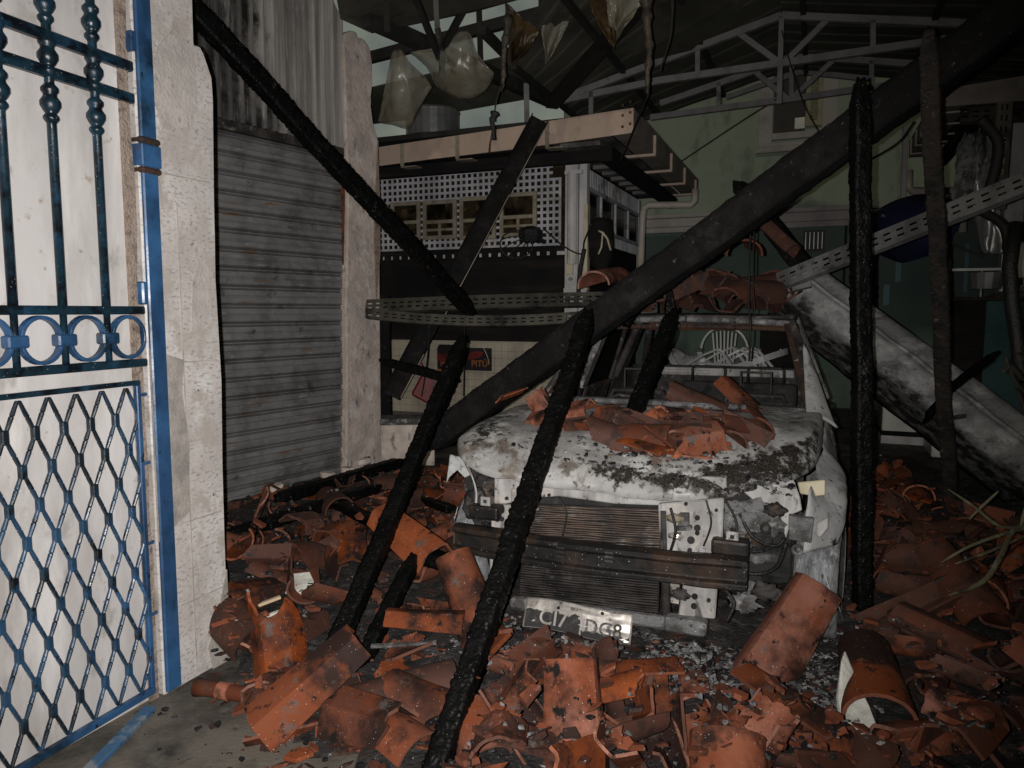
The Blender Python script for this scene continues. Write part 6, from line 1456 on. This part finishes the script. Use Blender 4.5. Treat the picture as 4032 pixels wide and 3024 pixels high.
def hero(a, b, roll, k, label, sooty=False, scale=1.0, group=None):
    """a tile whose long axis runs from a (wide end) to b"""
    a, b = Vector(a), Vector(b); yv = (b-a).normalized(); xv = yv.cross(Vector((0,0,1))).normalized(); n = xv.cross(yv)
    q = Matrix.Rotation(roll, 3, yv); xv, n = q @ xv, q @ n; c = (a+b)/2
    m = Matrix(((xv.x*scale, yv.x*scale, n.x*scale, c.x), (xv.y*scale, yv.y*scale, n.y*scale, c.y), (xv.z*scale, yv.z*scale, n.z*scale, c.z), (0,0,0,1)))
    HERO.append((a, b))
    return place_mesh(TK[k][0], m, label, group, sooty)
hero(gz(3020,2640,.06), gz(3185,2370,.32), .5, 4, 'flat-backed orange roof tile propped up in front of the car\'s right wheel', scale=1.1)
hero(gz(1695,2200,.30), gz(1520,2055,.42), -.25, 3, 'clean orange roof tile balanced on the charred sticks left of the radiator')
hero(gz(3475,2900,.16), gz(3395,2520,.22), 0, 0, 'large brown barrel tile lying lengthwise at the lower right')
hero(gz(3330,3010,.14), gz(2900,2700,.16), .9, 5, 'long trough-like roof tile running to the bottom edge, right of centre')
hero(gz(2265,3000,.12), gz(2255,2780,.26), .25, 4, 'ridged orange roof tile tipped up at the bottom centre')
hero(gz(1890,2480,.10), gz(1800,2230,.34), -.7, 1, 'roof tile leaning upright behind the frontmost charred beam', scale=.9)
hero(gz(1340,2830,.10), gz(1580,2890,.16), .2, 6, 'pale orange broken tile with soot spots at the edge of the bare concrete', scale=.95)
hero(gz(1180,2760,.12), gz(1300,2650,.20), .2, 3, 'roof tile standing on the heap edge beside the lower charred stick')
hero(gz(2600,2960,.10), gz(2600,2800,.16), math.pi, 1, 'upturned round tile showing its hollow at the bottom edge', scale=.8)
hero(gz(2480,2800,.10), gz(2440,2660,.24), 2.6, 2, 'upturned sooty half-barrel tile just right of the bottom centre', sooty=True, scale=.8)
hero(gz(980,2840,.06), gz(1180,2800,.08), math.pi+.2, 8, 'hollow-side-up broken tile alone on the bare concrete', scale=.8)
hero(gz(3870,2620,.10), gz(3600,2480,.16), .2, 3, 'long sooty tile lying flat at the right of the upright post', sooty=True)
hero(gz(3830,2390,.20), gz(3720,2240,.30), .1, 0, 'brown barrel tile under the drooping leaves', sooty=True)
hero(gz(2130,2930,.10), gz(2010,2760,.20), 2.7, 0, 'hollow-side-up brown tile right of the lower end of the frontmost beam', scale=.75)
hero(gz(2600,2700,.18), gz(2330,2700,.20), .9, 4, 'smooth orange tile lying crosswise just below the ash', scale=.85)
hero(gz(2800,2960,.10), gz(2740,2830,.12), math.pi, 0, 'upturned round tile with a pale rim beside the long trough-like one', scale=.8)
hero(gz(2020,2800,.14), gz(2090,2690,.26), .5, 3, 'small ridged orange tile tilted up left of the upturned one', scale=.6)
hero(gz(3760,2940,.10), gz(3560,2960,.14), .3, 5, 'flat orange tile lying crosswise at the lower right corner', scale=.9)
hero(gz(1660,2740,.10), gz(1450,2790,.08), .4, 0, 'dark hollow tile resting on the pale broken one', sooty=True)
hero(gz(1110,2610,.06), gz(1085,2430,.22), -.3, 8, 'broad broken tile standing up left of the lower ends of the charred sticks', scale=1.0)
hero(gz(1600,2960,.06), gz(1460,2850,.10), .3, 9, 'broken tile with a torn corner lying near the bottom edge left of the frontmost beam', scale=.9)
hero(gz(1720,2830,.08), gz(1560,2760,.12), -.4, 13, 'middle piece of a tile leaning beside the foot of the frontmost beam', scale=1.0)
hero(gz(1250,2700,.08), gz(1420,2650,.14), .5, 16, 'hollow tile fragment tucked behind the lower end of the longer charred stick', scale=.9)
hero(gz(1900,2960,.06), gz(1850,2820,.12), -.2, 11, 'orange half tile just right of the foot of the frontmost beam', scale=.8)
hero(gz(1780,2480,.16), gz(1560,2460,.18), .2, 4, 'pink-edged tile lying between the two charred sticks and the frontmost beam', scale=.75)

def near_hero(x, y, r_=.17):
    q = Vector((x, y, 0))
    for a, b in HERO:
        a2, b2 = Vector((a.x, a.y, 0)), Vector((b.x, b.y, 0)); d = b2-a2; t = max(0, min(1, (q-a2).dot(d)/max(1e-6, d.dot(d))))
        if (q-(a2+d*t)).length < r_: return True
    return False
r3 = random.Random(11)
whole = [i for i, t in enumerate(TK) if t[2] == 'whole']; half = [i for i, t in enumerate(TK) if t[2] == 'half']; mid_ = [i for i, t in enumerate(TK) if t[2] == 'middle']; sh_ = [i for i, t in enumerate(TK) if t[2] == 'shard']
def pick():
    q = r3.random()
    return r3.choice(whole) if q < .07 else r3.choice(half) if q < .36 else r3.choice(mid_) if q < .64 else r3.choice(sh_)
LAB = {
 'left': ('roof tile or piece of one in the heap between the shutter and the charred sticks', 'tiles heaped before the shutter'),
 'mid': ('roof tile or piece of one in the foreground heap left of the number plate', 'tiles heaped left of the number plate'),
 'front': ('roof tile or piece of one in the foreground heap in front of the radiator', 'tiles heaped before the radiator'),
 'right': ('roof tile or piece of one in the heap right of the upright charred post', 'tiles heaped at the right')}
def zone(x, y):
    cx_, cy_ = carxy(x, y)
    if x > 1.25: return 'right'
    if x > .02: return 'front'
    return 'mid' if y < 3.15 else 'left'
cnt = 0; tries = 0; N_T = 256
while cnt < N_T and tries < 9000:
    tries += 1
    x = r3.uniform(-2.5, 3.1); y = 1.90+(6.3-1.90)*r3.random()**1.9
    if y < edge_y(x)+.10: continue
    cx_, cy_ = carxy(x, y)
    if abs(cx_) < 1.06 and cy_ > -.06: continue
    if -.72 < cx_ < .98 and cy_ > -.40: continue      # ash fan under the radiator
    if (Vector((x, y, 0))-S0).dot(WN) < .22 and y > 3.2: continue            # shutter wall
    if x < -1.25 and y < 3.5: continue
    if x < -1.05 and y < 3.0: continue
    if abs(x) > y*.74+.25: continue
    if near_hero(x, y, .12): continue
    z_ = zone(x, y); lab, gr = LAB[z_]
    k = pick(); yaw = r3.choice((r3.gauss(.7, .5), r3.gauss(-.9, .5), r3.uniform(-3.1, 3.1)))
    i, j = hidx(np.array([x]), np.array([y]))
    if H[i[0], j[0]] > (.05+.40*max(0, -.36-cy_) if -.8 < cx_ < 1.0 and cy_ > -.9 else .08 if (Vector((x, y, 0))-S0).dot(WN) < .75 else .11 if y > 3.6 else .14): continue
    drop(x, y, yaw, k, r3.random() < .52, (r3.gauss(0, .24), r3.gauss(0, .24)-.08), lab, gr, sooty=(r3.random() < (.45 if z_ in ('right', 'left') else .30)), sc=r3.uniform(.66, .95))
    cnt += 1
# tiles lying on the bonnet
hl_ = [(-.40,.50,1.5,3),(-.22,.42,1.35,13),(-.12,.34,1.6,7),(.06,.34,1.45,9),(.20,.30,1.0,14),(.30,.34,2.1,8),(.42,.42,.6,19),(.02,.44,1.55,16),(.20,.48,.5,20),(.44,.50,2.4,10),(.34,.58,.9,21),(.14,.56,1.9,17),(-.14,.56,.8,15),(.50,.44,1.1,18),(-.34,.60,.2,22),(.10,.24,1.3,23),(.36,.26,2.0,24),(-.28,.36,2.3,25),(.54,.56,.4,19),(.26,.42,1.4,12)]
HC = H.copy()
for n_, (cx_, cy_, yw, k) in enumerate(hl_):
    H[ok_h] = np.minimum(H[ok_h], HC[ok_h]+.022)
    p = CO+V*cx_+U*cy_
    drop(p.x, p.y, yw-GA, k, n_ % 3 == 1, (r3.gauss(0,.20), r3.gauss(0,.20)), 'orange roof tile or broken piece lying in the pile on the car bonnet', 'tiles on the bonnet', maxs=.4, sink=55, sooty=n_ % 5 > 1, sc=.82)
# heap on the car roof
for n_ in range(26):
    H[rf] = np.minimum(H[rf], 1.62)
    cx_ = r3.uniform(-.55, .62); cy_ = 1.86+.75*r3.random()
    hh = .26-.20*abs(cx_-.15)
    p = CO+V*cx_+U*cy_
    i, j = hidx(np.array([p.x]), np.array([p.y]))
    if H[i[0], j[0]] > 1.50+hh: continue
    drop(p.x, p.y, r3.gauss(0, .5)-GA, r3.choice(half+mid_), r3.random() < .35, (r3.gauss(0,.14), r3.gauss(0,.14)), 'sooty roof tile in the heap on top of the car roof', 'tiles on the car roof', sooty=True, maxs=.5)
pq = at(2900, 1590, 4.05); hero(pq+Vector((.10,-.16,-.11)), pq+Vector((-.10,.16,.14)), .1, 5, 'pinkish roof tile leaning on the cowl below the windscreen opening', scale=.68)
pq = at(2720, 1590, 4.0); hero(pq+Vector((.22,-.12,-.10)), pq+Vector((-.20,.06,.10)), .8, 1, 'blackened roof tile sloping across the back of the bonnet', sooty=True, scale=.72)
pq = at(2020, 1572, 4.36); hero(pq+Vector((-.07,-.04,-.02)), pq+Vector((.07,.05,.03)), .3, 22, 'small piece of roof tile on the left shoulder of the bonnet', scale=.6)
pq = at(3065, 1825, 3.55); hero(pq+Vector((-.05,-.04,.0)), pq+Vector((.06,.05,.02)), .1, 20, 'lone piece of roof tile on the sooty right of the bonnet')
pq = at(2130, 1610, 3.75); hero(pq+Vector((.05,-.05,-.10)), pq+Vector((-.06,.02,.10)), 1.2, 7, 'pointed tile piece standing on end on the left of the bonnet', scale=.7)
pq = at(2690, 1840-150, 3.7); hero(pq+Vector((.03,0,-.09)), pq+Vector((.02,.02,.12)), 1.3, 19, 'thin tile splinter standing upright in the bonnet pile', scale=.7)
pq = at(2390, 1120, 5.0); hero(pq+Vector((-.10,-.16,-.02)), pq+Vector((.10,.2,.04)), -.1, 0, 'pinkish tile poking out behind the heaviest beam at the kiosk corner')
pq = at(2900, 1000, 5.1); hero(pq+Vector((0,-.15,-.02)), pq+Vector((.05,.25,.06)), 0, 0, 'rounded black tile topping the heap on the car roof', sooty=True, scale=1.05)
pq = at(3040, 930, 5.3); hero(pq+Vector((.1,-.12,-.16)), pq+Vector((-.14,.12,.16)), .2, 5, 'dull red tile slanting under the heaviest beam above the car roof', sooty=True, scale=.95)

# ------------------------------------------------------------------ loose scraps
def hz(x, y): i, j = hidx(np.array([x]), np.array([y])); return float(H[i[0], j[0]])
def scraps(name, n, region, size, m, label, cat, seed, flat=.5, lift=0.0, power=1.6):
    r2 = random.Random(seed); mb = MB(); c = 0; t = 0
    while c < n and t < n*30:
        t += 1; x, y = region(r2)
        if not (HX0+.1 < x < HX0+NXH*HS-.1 and HY0 < y < HY0+NYH*HS-.1): continue
        z = hz(x, y)
        if z > .9: continue
        s = size*(.35+r2.random()**power*1.4); k = r2.randint(4, 6); a = r2.random()*6.28
        tl = (r2.gauss(0,.35), r2.gauss(0,.35)); pts = []
        for q in range(k):
            b = a+q*6.283/k+r2.uniform(-.35,.35); e = s*(.55+.6*r2.random()); dx, dy = e*math.cos(b), e*math.sin(b)*r2.uniform(.5, 1)
            pts.append((x+dx, y+dy, z+lift+.004+dx*tl[0]+dy*tl[1]+s*.15))
        mb.prism(pts, (r2.gauss(0,.15)*s, r2.gauss(0,.15)*s, s*flat*(.4+r2.random()))); c += 1
    return tag(mb.build(name, m), label, cat, kind='stuff')
def reg_all(r2):
    while True:
        x = r2.uniform(-2.4, 3.0); y = 1.9+4.2*r2.random()**1.6; cx_, cy_ = carxy(x, y)
        if y > edge_y(x)+.02 and not (abs(cx_) < .9 and cy_ > .1) and (Vector((x, y, 0))-S0).dot(WN) > .05 and not (x < -1.2 and y < 3.3): return x, y
def reg_ash(r2):
    while True:
        cx_ = r2.gauss(.30, .42); cy_ = r2.gauss(-.12, .22)
        if -.75 < cx_ < 1.05 and -.6 < cy_ < .55 and not (-.47 < cx_ < .14 and -.14 < cy_ < .10): p = CO+V*cx_+U*cy_; return p.x, p.y
def reg_edge(r2):
    x = r2.uniform(-1.35, -.2); y = float(edge_y(x))+r2.gauss(.0, .10); return x, y
def reg_floor(r2):
    return r2.uniform(-1.4, -.2), r2.uniform(2.0, 2.9)
scraps('charcoal_bits', 1600, reg_ash, .009, M['coal'], 'charcoal crumbs mixed into the ash under the radiator', 'charcoal', 7, .8)
scraps('ash_flakes', 4200, reg_ash, .0095, M['ash'], 'grey ash and flakes spilled under the radiator', 'ash', 1, .5)
scraps('ash_flakes', 1500, reg_all, .007, M['ash'], 'pale ash flakes scattered over the fallen tiles', 'ash', 2, .4)
scraps('tile_shards', 1300, reg_all, .025, M['shard'], 'small terracotta shards between the fallen tiles', 'shards', 3, .35)
scraps('tile_shards', 130, reg_edge, .022, M['shard'], 'terracotta chips along the edge of the bare concrete', 'shards', 4, .35)
scraps('charcoal_bits', 700, reg_all, .011, M['coal'], 'charcoal bits scattered over the fallen tiles', 'charcoal', 5, .8)
scraps('charcoal_bits', 130, reg_floor, .011, M['coal'], 'charcoal bits strewn on the bare concrete', 'charcoal', 6, .5, power=3)
# single scraps
mb = MB(); p = gz(1172, 2330, .16); mb.prism([p+Vector(q) for q in ((-.07,-.03,0),(-.03,-.05,.01),(.05,-.05,0),(.075,0,.03),(.04,.05,.06),(-.05,.05,.05))], (.005,.01,.02)); tag(mb.build('plaster_piece', M['fragment'], bevel=.004), 'flat grey-white plaster piece on the tiles left of the charred sticks', 'plaster piece')
mb = MB(); p = gz(3335, 2860, .10); mb.prism([p+Vector(q) for q in ((-.06,-.10,.0),(.06,-.15,.0),(.065,-.02,.08),(.05,.03,.13),(.03,.10,.22),(-.0,.06,.20),(-.04,.0,.10))], (.01,.03,-.01)); tag(mb.build('plaster_piece', M['fragment'], bevel=.006), 'rough white plaster slab standing beside the large brown barrel tile', 'plaster piece')
mb = MB(); a, b = gz(985, 2395, .17), gz(1105, 2385-35, .20); mb.bar(a, b, .022, .014); tag(mb.build('wood_splinter', M['wood'], bevel=.002), 'pale wooden splinter lying on the tiles near the tiled pillar', 'splinter')
mb = MB(); a, b = gz(1010, 2440, .16), gz(1150, 2390, .18); mb.bar(a, b, .02, .012); tag(mb.build('wood_splinter', M['fragment'], bevel=.002), 'greyish splinter lying beside the pale one', 'splinter')
mb = MB(); a, b = gz(1460, 2545, .16), gz(1720, 2530, .17); mb.bar(a, b, .02, .012); tag(mb.build('wood_splinter', M['ashpanel'], bevel=.002), 'long grey lath lying between the charred sticks and the frontmost beam', 'splinter')
mb = MB(); a, b = gz(775, 2705, .05), gz(1130, 2760, .05); mb.tube([a, a.lerp(b, .12), a.lerp(b, .5), b], [.036,.030,.030,.030], 14); o = mb.build('clay_pipe', M['tile_soot'], smooth=True); tag(o, 'length of dusty clay pipe at the foot of the tiled pillar', 'pipe')
mb = MB(); d_ = (b-a).normalized(); mb.tube([a+d_*.10, a+d_*.15], .033, 14); mb.build('paper_band', M['tile_edge'], o)
for px, py, lab in ((1085,1935,'white plaster lump at the left end of the beam by the shutter'), (1290,1885,'white plaster lump behind the beam by the shutter'), (1365,1862,'flat white plaster lump at the foot of the plaster pillar'), (1430,1830,'brown-white brick lump against the plaster pillar')):
    mb = MB(); p = gz(px, py, .12); s = random.Random(px); mb.prism([p+Vector((.07*math.cos(k*1.05)*s.uniform(.6,1.2), .06*math.sin(k*1.05)*s.uniform(.6,1.2), s.uniform(-.01,.02))) for k in range(6)], (0,0,.05)); tag(mb.build('plaster_lump', M['plaster2'], bevel=.012), lab, 'plaster lump')
mb = MB(); p = at(2548, 1772, 3.35); mb.box(p, (.02,.015,.015)); tag(mb.build('paint_chip', M['tealpaint'], bevel=.003), 'tiny turquoise chip among the tiles on the bonnet', 'chip')
for k, (px, py) in enumerate(((1178,2985),(1690,2890))):
    mb = MB(); p = gz(px, py, .03); mb.prism([p+Vector(q) for q in ((-.05,-.015,0),(.0,-.03,0),(.05,0,.005),(.02,.03,.01),(-.03,.02,.005))], (0,0,.014)); tag(mb.build('tile_chip', M['tile'], bevel=.002), ('single orange tile chip out on the bare concrete', 'orange tile chip against the lower end of the frontmost beam')[k], 'tile chip')
